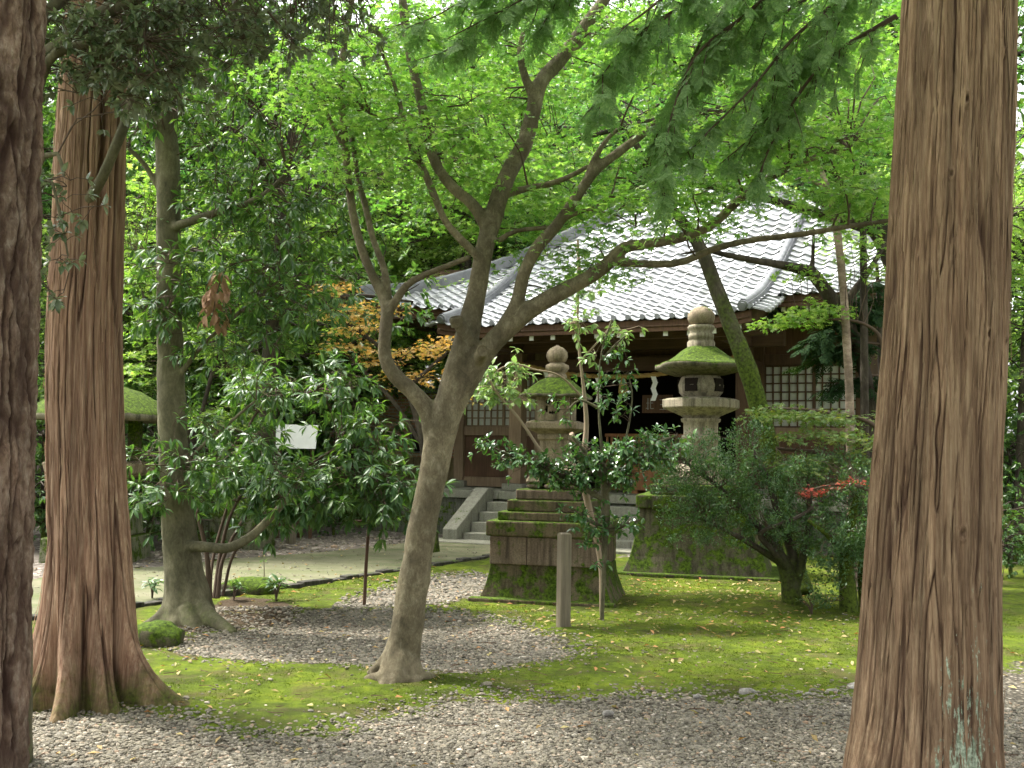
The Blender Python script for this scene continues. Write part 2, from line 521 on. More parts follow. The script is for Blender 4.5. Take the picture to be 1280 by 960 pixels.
# concrete path, its dark kerb
t = NT('mossy_concrete')
o = t.coord()
c = t.ramp(t.noise(o, 1.5, 6, .6), [(.3, (.08, .085, .042)), (.5, (.12, .118, .066)), (.7, (.155, .145, .09))])
c = t.mix(t.ramp(t.noise(o, 40, 5), [(.3, .4), (.6, 0.0)]), c, (.09, .10, .05))
c = t.mix(t.ramp(t.noise(o, 9, 8, .8), [(.42, .0), (.62, .55)]), c, (.17, .16, .105))
c = t.mix(t.ramp(t.noise(t.coord((.5, 3, 1)), .9, 7, .7), [(.48, 0.0), (.62, .75)]), c, (.075, .095, .03))
M['path'] = t.done(c, .9, t.bump(t.noise(o, 120, 4), .25, .004), .2)
# triangulated band between the two edges
def resample(pts, n):
    pts = np.array(pts); d = np.concatenate([[0], np.cumsum(np.linalg.norm(np.diff(pts, axis=0), axis=1))])
    s_ = np.linspace(0, d[-1], n)
    return np.stack([np.interp(s_, d, pts[:, i]) for i in range(2)], -1)
ea, eb = resample(PATHP, 60), resample(PATHF, 60)
T = np.linspace(0, 1, 9)[:, None, None]
V = ea[None] * (1 - T) + eb[None] * T
V = np.concatenate([V, .035 + .0 * V[..., :1]], -1)
b = MB(); b.grid(V)
tag(b.obj('path', M['path']), kind='structure')
b = MB()
for k in range(59):
    p0, p1 = ea[k], ea[k + 1]
    d = (p1 - p0) / np.linalg.norm(p1 - p0); nrm = np.array([d[1], -d[0]]) * .13
    q0 = p0 + d * .004; q1 = p1 - d * .004
    w = .012 * math.sin(k * 2.3)
    v = [(*q0, -.1), (*q1, -.1), (*(q1 + nrm), -.1), (*(q0 + nrm), -.1)]
    v += [(a[0], a[1], .055 + w) for a in v]
    b.add(v, [(3, 2, 1, 0), (4, 5, 6, 7), (0, 1, 5, 4), (1, 2, 6, 5), (2, 3, 7, 6), (3, 0, 4, 7)])
tag(b.obj('path_kerb', M['kerb'], bevel=.012), kind='structure')


# ------------------------------------------------------------------ loose stones, moss tufts, litter
def ico():
    p = (1 + 5 ** .5) / 2
    v = np.array([(-1, p, 0), (1, p, 0), (-1, -p, 0), (1, -p, 0), (0, -1, p), (0, 1, p), (0, -1, -p), (0, 1, -p), (p, 0, -1), (p, 0, 1), (-p, 0, -1), (-p, 0, 1)], float)
    v /= np.linalg.norm(v[0])
    f = np.array([(0, 11, 5), (0, 5, 1), (0, 1, 7), (0, 7, 10), (0, 10, 11), (1, 5, 9), (5, 11, 4), (11, 10, 2), (10, 7, 6), (7, 1, 8), (3, 9, 4), (3, 4, 2), (3, 2, 6), (3, 6, 8), (3, 8, 9), (4, 9, 5), (2, 4, 11), (6, 2, 10), (8, 6, 7), (9, 8, 1)])
    return v, f
IV, IF = ico()


def gz(x, y):
    g = smooth_gravel(x, y)
    return height(x, y, g), g


def soft(x, y):
    k = .14 + .0 * x
    return masks(x + rng.normal(0, 1, x.shape) * k, y + rng.normal(0, 1, x.shape) * k * 1.3)[0]


def scatter_stones(n, x0, x1, y0, y1, s0, s1, sel):
    x = rng.uniform(x0, x1, n); y = rng.uniform(y0, y1, n)
    keep = sel(x, y); x, y = x[keep], y[keep]
    z, _ = gz(x, y); n = len(x); z = np.where(inpoly(x, y, PATH), .036, z)
    sz = rng.uniform(s0, s1, n) * np.where(rng.random(n) < .06, 1.6, 1)
    sc = np.stack([sz * rng.uniform(.8, 1.5, n), sz * rng.uniform(.7, 1.1, n), sz * rng.uniform(.35, .7, n)], -1)
    a = rng.uniform(0, 2 * pi, n); tl = rng.normal(0, .25, n)
    L = IV[None] * (1 + rng.normal(0, .13, (n, 12, 1))) * sc[:, None]
    lx = L[..., 0]; ly = L[..., 1] * np.cos(tl)[:, None] - L[..., 2] * np.sin(tl)[:, None]; lz = L[..., 1] * np.sin(tl)[:, None] + L[..., 2] * np.cos(tl)[:, None]
    c, s_ = np.cos(a)[:, None], np.sin(a)[:, None]
    V = np.stack([lx * c - ly * s_ + x[:, None], lx * s_ + ly * c + y[:, None], lz + (z + sc[:, 2] * rng.uniform(-.1, .7, n))[:, None]], -1)
    Fc = IF[None] + (np.arange(n) * 12)[:, None, None]
    return V.reshape(-1, 3), Fc.reshape(-1, 3)


b = MB()
b.add(*scatter_stones(90000, -3.6, 3.4, 4.75, 7.6, .006, .0145, lambda x, y: soft(x, y) > .5))
b.add(*scatter_stones(36000, -3.6, .9, 7.4, 10.6, .007, .016, lambda x, y: soft(x, y) > .5))
b.add(*scatter_stones(26000, -1.8, .2, 10.4, 16, .010, .022, lambda x, y: soft(x, y) > .5))
b.add(*scatter_stones(1500, -3.4, 3.4, 5.5, 11, .006, .014, lambda x, y: masks(x, y)[0] < .5))
b.add(*scatter_stones(1600, -3.2, -1.4, 9.2, 11, .006, .020, lambda x, y: masks(x, y)[2] > .5))
b.add(*scatter_stones(2500, -6, -.9, 11.5, 20, .012, .034, lambda x, y: masks(x, y)[1] > .5))
b.add(*scatter_stones(2600, -6, .5, 9.8, 18, .004, .011, lambda x, y: inpoly(x, y, PATH)))
b.add(*scatter_stones(1500, 1.4, 6, 14, 20, .012, .03, lambda x, y: masks(x, y)[1] > .5))
t = NT('loose_gravel')
rc = t.n('NewGeometry').outputs['Random Per Island']
c = t.ramp(rc, [(0, (.085, .076, .058)), (.35, (.14, .125, .094)), (.6, (.188, .166, .122)), (.8, (.165, .152, .125)), (.9, (.26, .228, .172)), (.96, (.23, .155, .10)), (1, (.44, .40, .33))])
c = t.mix(.4, c, t.mix(1.0, c, t.ramp(t.noise(t.coord(), 90, 4), [(.3, .4), (.7, 1.7)]), 'MULTIPLY'))
M['gravel'] = t.done(c, .85, None, .25)
tag(b.obj('gravel_stones', M['gravel']), 'loose grey gravel stones spread over the ground', 'gravel', kind='stuff')

# moss tufts: little leaning blades that give the carpet its nap
def tufts(n, x0, x1, y0, y1, h0, h1):
    x = rng.uniform(x0, x1, n); y = rng.uniform(y0, y1, n)
    _, yd, so = masks(x, y); g = soft(x, y)
    cl = fbm(x * 2.3, y * 2.3, 7, 4, 77)
    keep = (g < .5) & (fbm(x * 1.1, y * 1.1, 3, 3, 91) > -.25) & (yd < .5) & (so < .5) & ~inpoly(x, y, PATH) & (cl > rng.uniform(-.55, .05, n))
    x, y = x[keep], y[keep]; n = len(x)
    z = height(x, y, smooth_gravel(x, y)) - .004
    a = rng.uniform(0, 2 * pi, n); h = rng.uniform(h0, h1, n); w = h * .42
    lean = rng.uniform(0, .8, n) * h; la = rng.uniform(0, 2 * pi, n)
    p = np.stack([x, y, z], -1)
    d = np.stack([np.cos(a) * w, np.sin(a) * w, np.zeros(n)], -1)
    tip = p + np.stack([np.cos(la) * lean, np.sin(la) * lean, h], -1)
    V = np.stack([p - d, p + d, tip], 1).reshape(-1, 3)
    return V, np.arange(3 * n).reshape(-1, 3)
b = MB()
b.add(*tufts(150000, -3.6, 3.6, 5.2, 9.0, .006, .012))
b.add(*tufts(120000, -3.4, 5.2, 8.8, 14.5, .007, .015))
M['moss_tuft'] = mat_leaf('moss_tuft', (.045, .060, .007), (.085, .125, .010), (.13, .165, .018), .9, .05, .25)
tag(b.obj('moss', M['moss_tuft']), 'bright green moss carpeting the ground between the trees', 'moss', kind='stuff')

n = 900
x = rng.uniform(-3.4, 4.4, n); y = 5.2 + 9 * rng.random(n) ** .7
keep = ~inpoly(x, y, PATH); x, y = x[keep], y[keep]
x = np.concatenate([x, rng.uniform(.2, 3.4, 420), rng.uniform(-5, -1, 260)]); y = np.concatenate([y, rng.uniform(9.4, 14, 420), rng.uniform(12.5, 18, 260)])
keep = ~inpoly(x, y, PATH) | (rng.random(len(x)) < .35); x, y = x[keep], y[keep]; n = len(x)
z, _ = gz(x, y); z = np.where(inpoly(x, y, PATH), .037, z + .012)
a = rng.uniform(0, 2 * pi, n); s_ = rng.uniform(.016, .038, n)
ax = np.stack([np.cos(a), np.sin(a), rng.normal(0, .25, n)], -1); bx = np.stack([-np.sin(a), np.cos(a), rng.normal(0, .3, n)], -1) * .45
p = np.stack([x, y, z], -1); up = np.array([0, 0, 1.0])
V = np.stack([p - ax * s_[:, None], p + bx * s_[:, None] + up * .006, p + ax * s_[:, None], p - bx * s_[:, None] + up * .008], 1).reshape(-1, 3)
q = np.arange(4 * n).reshape(-1, 4)
b = MB(); b.add(V, np.concatenate([q[:, [0, 1, 2]], q[:, [0, 2, 3]]]))
M['litter'] = mat_leaf('fallen_leaf', (.24, .16, .07), (.42, .36, .17), (.40, .17, .07), .7, .2, .1)
tag(b.obj('fallen_leaves', M['litter']), 'scattered tan and yellow fallen leaves on moss and gravel', 'leaf litter', kind='stuff')

# fallen twigs
n = 330
x = np.concatenate([rng.uniform(-3.2, 3.2, 240), rng.uniform(-2, 4.5, 90)]); y = np.concatenate([rng.uniform(5.2, 10, 240), rng.uniform(9.5, 14, 90)])
L = rng.uniform(.03, .16, n) * np.where(rng.random(n) < .12, 1.6, 1); a = rng.uniform(0, 2 * pi, n); c = rng.normal(0, .25, n)
PX = np.stack([x, x + .5 * L * np.cos(a), x + L * np.cos(a + c)], -1); PY = np.stack([y, y + .5 * L * np.sin(a), y + L * np.sin(a + c)], -1)
PZ = gz(PX, PY)[0] + .012; bad = inpoly(PX, PY, PATH).any(1)
b = MB()
for k in range(n):
    if not bad[k]:
        b.tube(np.stack([PX[k], PY[k], PZ[k]], -1), [.0028, .0024, .0012], 4, 0, False)
tag(b.obj('fallen_twigs', M['wood_dark']), 'thin dark fallen twigs strewn over moss and gravel', 'twig litter', kind='stuff')
# ------------------------------------------------------------------ shrine hall (local u, v, z; v runs away from the steps)
HA = radians(26); HO = np.array([.46, 18.55, 0])
hall = empty('shrine_hall', HO, -HA)
tag(hall, 'old timber shrine hall with silvery tiled roof, latticed windows and stone steps', 'shrine')
UC = .9
def HW(u, v, z):
    return HO + np.array([cos(HA) * u + sin(HA) * v, -sin(HA) * u + cos(HA) * v, z])

b = MB(); b.box(-4.3, 6.1, 1.262, 10.3, -.2, .715); b.obj('podium', M['stone_podium'], hall, .02)
b = MB()
for k in range(7):
    x0 = -4.36 + k * 1.505
    b.box(x0, x0 + 1.5, 1.2, 2.0, .718, .87)
b.obj('podium_coping', M['stone_step'], hall, .012)
b = MB(); b.box(-4.3, 6.1, 2.004, 10.2, .716, .862); b.obj('podium_floor', M['stone_step'], hall)
for k in range(4):
    b = MB(); v0 = -.02 + .3 * k
    for (a0, a1) in ((-1.42, .2), (.206, 1.7), (1.706, 3.32)):
        b.box(a0, a1, v0, v0 + .33 if k < 3 else 1.195, -.1 if k == 0 else .17 * k - .02, .17 * (k + 1) - .004 * 0)
    b.obj('step', M['stone_step'], hall, .012)
b = MB(); b.box(-2.1, 4.0, -.62, -.03, -.1, .06); b.obj('step_base', M['stone_step'], hall, .015)
for a0 in (-1.72, 3.33):
    b = MB(); b.prism([(-.22, 0.0), (1.19, 0.0), (1.19, .93), (.98, .93), (-.22, .24)], 0, a0, a0 + .28); b.obj('stair_cheek', M['stone_step'], hall, .015)

# floor sill, columns, beams
def beam(name, u0, u1, v0, v1, z0, z1, m='wood_darkh', bev=.01):
    bb = MB(); bb.box(u0, u1, v0, v1, z0, z1); return bb.obj(name, M[m], hall, bev)
for uu in (-3.14, -1.3, 3.1, 4.94):
    beam('column', uu - .11, uu + .11, 2.89, 3.11, 1.0, 4.1, 'wood_mid' if uu < 0 else 'wood_dark')  # left columns take the paler timber, right ones the darker
    beam('column_base', uu - .19, uu + .19, 2.8, 3.2, .863, .995, 'stone_step')
for uu in (-1.3, 3.1):
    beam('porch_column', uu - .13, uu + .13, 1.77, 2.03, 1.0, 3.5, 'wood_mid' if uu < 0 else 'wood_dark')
    beam('column_base', uu - .22, uu + .22, 1.68, 2.12, .872, .997, 'stone_step')
    beam('porch_tie', uu - .08, uu + .08, 2.04, 2.88, 3.1, 3.32, 'wood_dark')
beam('porch_beam', -2.0, 3.8, 1.8, 2.0, 3.502, 3.78)
beam('porch_beam', -1.16, 2.96, 1.83, 1.97, 3.12, 3.36)
beam('eave_beam', -1.98, 3.78, .55, .72, 3.56, 3.70)
beam('bracket', -1.45, -1.15, .75, 1.79, 3.51, 3.68, 'wood_dark'); beam('bracket', 2.95, 3.25, .75, 1.79, 3.51, 3.68, 'wood_dark')
for (a0, a1) in ((-3.03, -1.41), (3.21, 4.83)):
    beam('sill_beam', a0, a1, 2.93, 3.07, .88, 1.08, 'wood_mid')
    beam('lower_panel', a0, a1, 2.97, 3.03, 1.082, 1.93, 'wood_board')
    beam('mid_rail', a0, a1, 2.92, 3.08, 1.932, 2.12, 'wood_mid')
    beam('top_rail', a0, a1, 2.92, 3.08, 3.26, 3.46, 'wood_dark')
    beam('upper_board', a0, a1, 2.98, 3.02, 3.462, 4.1, 'wood_board')
    # latticed paper window
    w = MB(); w.box(a0 + .02, a1 - .02, 3.012, 3.018, 2.123, 3.257); win = w.obj('lattice_window', M['white_paper'], hall)
    g_ = MB(); nc = 11
    for k in range(nc + 1):
        x = a0 + (a1 - a0) * k / nc; h = .03 if k == 6 else .014
        g_.box(x - h, x + h, 2.974, 3.004, 2.124, 3.256)
    for k in range(8):
        z = 2.135 + 1.11 * k / 7
        g_.box(a0, a1, 2.980, 3.009, z - .013, z + .013)
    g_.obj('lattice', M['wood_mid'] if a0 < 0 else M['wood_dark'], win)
beam('front_lintel', -1.19, 2.99, 2.92, 3.08, 3.26, 3.5, 'wood_dark')
beam('upper_board', -1.19, 2.99, 2.98, 3.02, 3.502, 4.1, 'wood_board')
# side and back walls, interior
beam('side_wall', -3.2, -3.1, 3.12, 9.6, .87, 4.1, 'wood_board'); beam('side_wall', 4.9, 5.0, 3.12, 9.6, .87, 4.1, 'wood_board')
beam('rear_wall', -3.09, 4.89, 9.5, 9.6, .87, 4.1, 'wood_board')
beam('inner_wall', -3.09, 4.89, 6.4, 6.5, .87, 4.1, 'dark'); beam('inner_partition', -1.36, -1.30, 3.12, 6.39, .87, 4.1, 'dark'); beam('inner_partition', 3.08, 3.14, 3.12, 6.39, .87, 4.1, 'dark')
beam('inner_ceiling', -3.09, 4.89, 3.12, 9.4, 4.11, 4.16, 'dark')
# slatted gate in the opening
def gate(u0, u1):
    bb = MB(); n_ = int((u1 - u0) / .085)
    for k in range(n_ + 1):
        x = u0 + (u1 - u0) * k / n_; bb.box(x - .02, x + .02, 2.73, 2.77, .95, 1.92)
    for z in (.90, 1.925):
        bb.box(u0 - .04, u1 + .04, 2.72, 2.78, z, z + .06)
    bb.obj('slatted_gate', M['wood_red'], hall)
gate(.22, 1.15); gate(1.25, 2.2)
# board with brushed characters hanging above the opening
bb = MB(); bb.box(.95, 1.55, 2.66, 2.70, 2.38, 2.72); pl = bb.obj('name_board', M['wood_board'], hall, .005)
CH1 = MB(); CH2 = MB()
for (a, c, d, e) in ((1.06, 1.075, 2.44, 2.66), (1.11, 1.125, 2.46, 2.66), (1.04, 1.09, 2.56, 2.575), (1.03, 1.08, 2.46, 2.475), (1.12, 1.17, 2.56, 2.575), (1.12, 1.18, 2.455, 2.47),
                     (1.30, 1.46, 2.62, 2.635), (1.37, 1.385, 2.45, 2.65), (1.31, 1.36, 2.53, 2.545), (1.40, 1.455, 2.50, 2.515), (1.30, 1.46, 2.44, 2.452)):
    (CH1 if a < 1.25 else CH2).box(a, c, 2.655, 2.659, d, e)
M['lettering'] = mat_plain('faded_white_lettering', (.30, .30, .28))
CH1.obj('brushed_character', M['lettering'], pl); CH2.obj('brushed_character', M['lettering'], pl)

# ---- roof
VR = 6.6
def zr(u, v):
    w = v + .2
    z = 3.79 + .33 * w + .045 * w * w
    e = np.clip((np.where(u > UC, u - UC - .95, UC - u) - 2.3) / 3.0, 0, 1) ** 2.2 * np.clip(1 - (v - 1.0) / 3.2, 0, 1) * np.clip((v - .2) / .8, 0, 1)
    pe = np.clip((np.abs(u - UC) - 1.8) / 1.0, 0, 1) ** 2 * .10 * np.clip(1 - (v + .2) / 1.2, 0, 1)
    return z + .42 * e + pe
UL, UR = -4.35, 7.1
PL, PR = -1.92, 3.72
t = NT('silvery_roof_tile')
o = t.coord()
rn = t.noise(t.coord((3.4, 4.0, 1)), 1.0, 2)
c = t.ramp(rn, [(.3, (.28, .29, .30)), (.7, (.47, .48, .49))])
c = t.mix(t.ramp(t.noise(o, 1.2, 6, .7), [(.5, 0.0), (.68, .8)]), c, (.13, .135, .11))
M['tile'] = t.done(c, .33, t.bump(t.noise(o, 30, 4), .12, .004), .6, Metallic=.15)
t = NT('ridge_tile')
c = t.ramp(t.noise(t.coord(), 5, 5), [(.3, (.09, .095, .10)), (.7, (.21, .215, .225))])
M['ridge'] = t.done(c, .45, None, .5)

def slope(fz, u0, u1, v0, v1, clip, per=.25, course=.225, swap=None, nsub=10):
    """a tiled roof slope as one corrugated, stepped sheet; clip(u, v) says where it exists"""
    nu = int((u1 - u0) / per * nsub)
    uu = np.linspace(u0, u1, nu + 1)
    ph = ((uu - u0) / per) % 1.0
    prof = .019 * np.sin(2 * pi * ph) + .013 * np.exp(-((ph - .22) / .11) ** 2)
    vs, lift = [], []
    k = 0; v = v0
    while v < v1:
        d = course * .86
        vs += [v, v, v + .012, min(v + d + .05, v1)]; lift += [.016, .032, .038, -.003]
        v += d; k += 1
    vs = np.array(vs); lift = np.array(lift)
    Uq, Vq = np.meshgrid(uu, vs)
    off = lift[:, None] + prof[None]
    rj = 1.6 * vnoise(np.floor((Uq - u0) / per), np.floor(np.arange(len(vs))[:, None] / 4.0) + 0 * Uq, 0, 5) * .006
    Zq = fz(Uq, Vq) + off + rj
    mid = (Uq[:-1, :-1] + Uq[1:, 1:]) / 2; mv = (Vq[:-1, :-1] + Vq[1:, 1:]) / 2
    return Uq, Vq, Zq, clip(mid, mv)

b = MB()
def front_clip(u, v):
    inp_ = (u > PL) & (u < PR)
    main = (u > UL + (v - 1.0) * .95) & (u < UR - (v - 1.0) * .95)
    return np.where(v < 1.0, inp_, main)
Uq, Vq, Zq, msk = slope(zr, UL, UR, -.25, VR, front_clip)
b.grid(np.stack([Uq, Vq, Zq], -1), 0, True, mask=msk)
rf = b.obj('tiled_roof', M['tile'], hall)
# side slopes (45 degree hips) and the back slope
b = MB()
for sgn, ue in ((1, UL), (-1, UR)):
    s0 = np.linspace(0, VR - 1.0, 40)             # distance inward from the side eave
    Q = np.linspace(0, 1, 60)
    S, T_ = np.meshgrid(s0, Q)
    va = 1.0 + S; vb = 12.2 - S
    Vv = va * (1 - T_) + vb * T_; Uu = ue + sgn * S * .95
    edge = np.clip(1 - np.minimum(Vv - va, vb - Vv) / 3, 0, 1)
    w = S + 1.2
    Zv = 3.79 + .33 * w + .045 * w * w + .42 * edge ** 2.2 * np.clip(1 - S / 3.2, 0, 1)
    saw = .03 * ((S / .23) % 1.0) * 0
    Zv = Zv + .03 * np.sin(Vv * 2 * pi / .3) + saw
    b.grid(np.stack([Uu, Vv, Zv], -1))
b.add([(UL + 5.3, VR, float(zr(UC, VR))), (UR - 5.3, VR, float(zr(UC, VR))), (UR, 12.2, 4.3), (UL, 12.2, 4.3)], [(0, 1, 2, 3)])
b.obj('side_roof', M['tile'], hall)
# soffit under the front slope and porch
b = MB()
uu = np.linspace(PL + .03, PR - .03, 30); vv = np.linspace(-.22, 3.0, 12)
A, C = np.meshgrid(uu, vv); b.grid(np.stack([A, C, zr(A, C) - .10], -1))
for (a0, a1) in ((UL + .03, PL), (PR, UR - .03)):
    uu = np.linspace(a0, a1, 24); vv = np.linspace(1.03, 3.4, 10)
    A, C = np.meshgrid(uu, vv); b.grid(np.stack([A, C, zr(A, C) - .10], -1))
for (ue, sg) in ((UL + .03, 1), (UR - .03, -1)):
    b.add([(ue, 1.03, 4.2), (ue, 12, 4.2), (ue + sg * 1.5, 12, 4.15), (ue + sg * 1.5, 1.03, 4.15)], [(0, 1, 2, 3)])
so = b.obj('soffit', M['wood_dark'], hall)
m_ = so.modifiers.new('solid', 'SOLIDIFY'); m_.thickness = .03; m_.offset = -1
# eave boards
def eave_board(name, u0, u1, v, dz0, dz1, th=.05, m='wood_board'):
    bb = MB(); uu = np.linspace(u0, u1, 40); zz = zr(uu, np.full(40, v))
    front = np.stack([np.stack([uu, np.full(40, v), zz + d], -1) for d in (dz0, dz1)])
    back = front + np.array([0, th, 0])
    ring = np.stack([front[0], front[1], back[1], back[0], front[0]])
    bb.grid(ring, 0, False)
    return bb.obj(name, M[m], hall)
eave_board('eave_board', PL, PR, -.20, -.20, -.015)
eave_board('eave_board', UL, PL - .02, 1.05, -.20, -.015); eave_board('eave_board', PR + .02, UR, 1.05, -.20, -.015)
# bargeboards at the porch roof's open ends
for uu in (PL + .01, PR - .05):
    bb = MB(); vv = np.linspace(-.2, 1.3, 14); zz = zr(np.full(14, uu), vv)
    ring = []
    for (du, dz) in ((0, -.24), (0, -.02), (.04, -.02), (.04, -.24), (0, -.24)):
        ring.append(np.stack([np.full(14, uu + du), vv, zz + dz], -1))
    bb.grid(np.stack(ring), 0, False); bb.obj('bargeboard', M['wood_dark'], hall)
# rafters with white painted ends
for k in range(14):
    uu = PL + .22 + k * (PR - PL - .44) / 13
    z = float(zr(uu, .0)) - .34
    bb = MB(); bb.prism([(-.10, z), (1.75, z + .46), (1.75, z + .57), (-.10, z + .115)], 0, uu - .04, uu + .04)
    rt = bb.obj('rafter', M['wood_dark'], hall)
    bb = MB(); bb.box(uu - .039, uu + .039, -.112, -.103, z + .002, z + .113); bb.obj('rafter_end', M['white_paint'], rt)
for (a0, a1, nn) in ((UL + .3, PL - .2, 6), (PR + .2, UR - .3, 8)):
    for k in range(nn):
        uu = a0 + (a1 - a0) * k / (nn - 1); z = float(zr(uu, 1.2)) - .33
        bb = MB(); bb.prism([(1.2, z), (2.9, z + .35), (2.9, z + .44), (1.2, z + .09)], 0, uu - .035, uu + .035)
        rt = bb.obj('rafter', M['wood_dark'], hall)
        bb = MB(); bb.box(uu - .034, uu + .034, 1.192, 1.198, z + .002, z + .088); bb.obj('rafter_end', M['white_paint'], rt)
# ridges: descending ridges over the porch, hip ridges, main ridge
def ridge(name, pts, r, cap=True, tiers=2):
    pts = np.array(pts); bb = MB()
    d = np.gradient(pts, axis=0); d /= np.linalg.norm(d, axis=1)[:, None]
    side = np.cross(d, [0, 0, 1]); side /= np.linalg.norm(side, axis=1)[:, None]
    upv = np.cross(side, d)
    for k in range(tiers):
        w = r * (1.25 - .12 * k); z0 = .045 * k + .02
        ring = [pts + side * a + upv * z for a, z in ((-w, z0 - .06), (-w, z0 + .032), (w, z0 + .032), (w, z0 - .06))]
        bb.grid(np.stack(ring), 0, False)
    th = np.linspace(-.1, pi + .1, 11); base = .045 * tiers
    seg = np.arange(len(pts)) % 4 == 0
    rr = r * np.where(seg, 1.0, .93)[:, None, None]
    V = pts[:, None] + rr * (np.cos(th)[None, :, None] * side[:, None] + np.sin(th)[None, :, None] * upv[:, None]) + upv[:, None] * base
    bb.grid(V, 0, True)
    if cap:
        p = pts[0] + upv[0] * base * .6
        for (rad, dep) in ((r * 1.25, .05), (r * .8, .09)):
            thc = np.linspace(0, 2 * pi, 20, endpoint=False)
            c_ = p + rad * (np.cos(thc)[:, None] * side[0] + np.sin(thc)[:, None] * upv[0])
            bb.add(np.concatenate([c_ - d[0] * dep, c_ + d[0] * .02]), [tuple(range(20)), tuple(range(39, 19, -1))] + [(i, (i + 1) % 20, 20 + (i + 1) % 20, 20 + i) for i in range(20)])
    return bb.obj(name, M['ridge'], hall)
for uu in (PL + .12, PR - .12):
    vv = np.linspace(-.22, 4.4, 44)
    ridge('descending_ridge', np.stack([np.full(44, uu), vv, zr(np.full(44, uu), vv) + .03], -1), .068)
for (ue, sg) in ((UL, 1), (UR, -1)):
    s_ = np.linspace(0, VR - 1.0, 48); uu = ue + sg * .95 * s_; vv = 1.0 + s_
    ridge('hip_ridge', np.stack([uu, vv, zr(uu, vv) + .04], -1), .07, True, 3)
ridge('main_ridge', np.stack([np.linspace(UL + 5.1, UR - 5.1, 8), np.full(8, VR), np.full(8, float(zr(UC, VR)) + .1)], -1), .2, True, 6)
# verge tiles hanging at both ends of the porch roof
for uu, sg in ((PL + .02, -1), (PR - .02, 1)):
    for k in range(6):
        v0 = -.2 + k * .23
        bb = MB(); z = float(zr(uu, v0)); z1 = float(zr(uu, v0 + .22))
        bb.add([(uu, v0, z + .05), (uu, v0 + .21, z1 + .02), (uu + sg * .26, v0 + .21, z1 - .06), (uu + sg * .26, v0, z - .02),
                (uu, v0, z + .02), (uu, v0 + .21, z1 - .01), (uu + sg * .26, v0 + .21, z1 - .09), (uu + sg * .26, v0, z - .05)],
               [(0, 1, 2, 3), (7, 6, 5, 4), (0, 3, 7, 4), (3, 2, 6, 7), (2, 1, 5, 6), (1, 0, 4, 5)])
        bb.tube([(uu + sg * .26, v0 - .01, z - .03), (uu + sg * .26, v0 + .2, z1 - .07)], [.035, .035], 8)
        bb.obj('verge_tile', M['tile'], hall)
# round tile ends along the eaves
def eave_ends(u0, u1, v, nm):
    n_ = int((u1 - u0) / .25)
    bb = MB()
    for k in range(n_ + 1):
        uu = UL + .25 * math.ceil((u0 - UL) / .25) + .25 * k + .055
        if uu > u1: break
        z = float(zr(uu, v)) + .055; th = np.linspace(0, 2 * pi, 10, endpoint=False)
        c_ = np.stack([uu + .045 * np.cos(th), np.full(10, v - .03), z + .045 * np.sin(th)], -1)
        bb.add(np.concatenate([c_, c_ + [0, .05, 0]]), [tuple(range(10)), tuple(range(19, 9, -1))] + [(i, (i + 1) % 10, 10 + (i + 1) % 10, 10 + i) for i in range(10)])
    bb.obj(nm, M['ridge'], hall)
eave_ends(PL, PR, -.25, 'eave_tile_ends'); eave_ends(UL, PL, 1.0, 'eave_tile_ends'); eave_ends(PR, UR, 1.0, 'eave_tile_ends')

# offertory box standing on the podium
ob = empty('offertory_box', HW(1.5, 2.35, .87), -HA)
tag(ob, 'low wooden offertory box with slatted top at the hall entrance', 'offertory box')
bb = MB(); bb.box(-.55, .55, -.24, .24, .06, .45); bb.obj('box_body', M['wood_red'], ob, .01)
bb = MB()
for a in (-.5, .5):
    bb.box(a - .06, a + .06, -.22, .22, 0, .057)
bb.obj('foot', M['wood_red'], ob)
bb = MB()
for k in range(9):
    bb.box(-.56 + .0, .56, -.23 + k * .055, -.205 + k * .055, .453, .48)
bb.obj('slat_grille', M['wood_red'], ob)

# sacred rope across the porch, with paper streamers and straw tassels
rp = empty('shimenawa_rope', HW(.9, 1.62, 3.3), -HA)
tag(rp, 'twisted straw rope with white zigzag paper streamers hung across the porch', 'sacred rope')
uu = np.linspace(-2.1, 2.1, 60); sag = lambda x: -.30 + .30 * (x / 2.1) ** 2
bb = MB()
for ph in (0, 2 * pi / 3, 4 * pi / 3):
    bb.tube(np.stack([uu, .022 * np.cos(uu * 16 + ph), sag(uu) + .022 * np.sin(uu * 16 + ph)], -1), np.full(60, .026), 7)
bb.obj('rope', M['straw'], rp)
for x in (-1.05, .05, 1.25):
    bb = MB(); bb.lathe([(.02, sag(x) - .02), (.05, sag(x) - .06), (.085, sag(x) - .20), (.095, sag(x) - .30), (.07, sag(x) - .31)], 12, c=(x, 0), wob=.1); bb.obj('straw_tassel', M['straw'], rp)
for x in (-1.5, -.45, .62, 1.75):
    bb = MB(); z = sag(x) - .03; w = .045
    for k in range(4):
        s_ = .045 if k % 2 else -.0
        v = [(x + s_ - w, -.02, z), (x + s_ + w, -.02, z), (x + s_ + w + (.045 if not k % 2 else -.045), -.02, z - .125), (x + s_ - w + (.045 if not k % 2 else -.045), -.02, z - .125)]
        v += [(a, -.014, c_) for a, _, c_ in v]
        bb.add(v, [(0, 3, 2, 1), (4, 5, 6, 7), (0, 1, 5, 4), (1, 2, 6, 5), (2, 3, 7, 6), (3, 0, 4, 7)])
        z -= .105
    bb.obj('paper_streamer', M['white_paint'], rp)

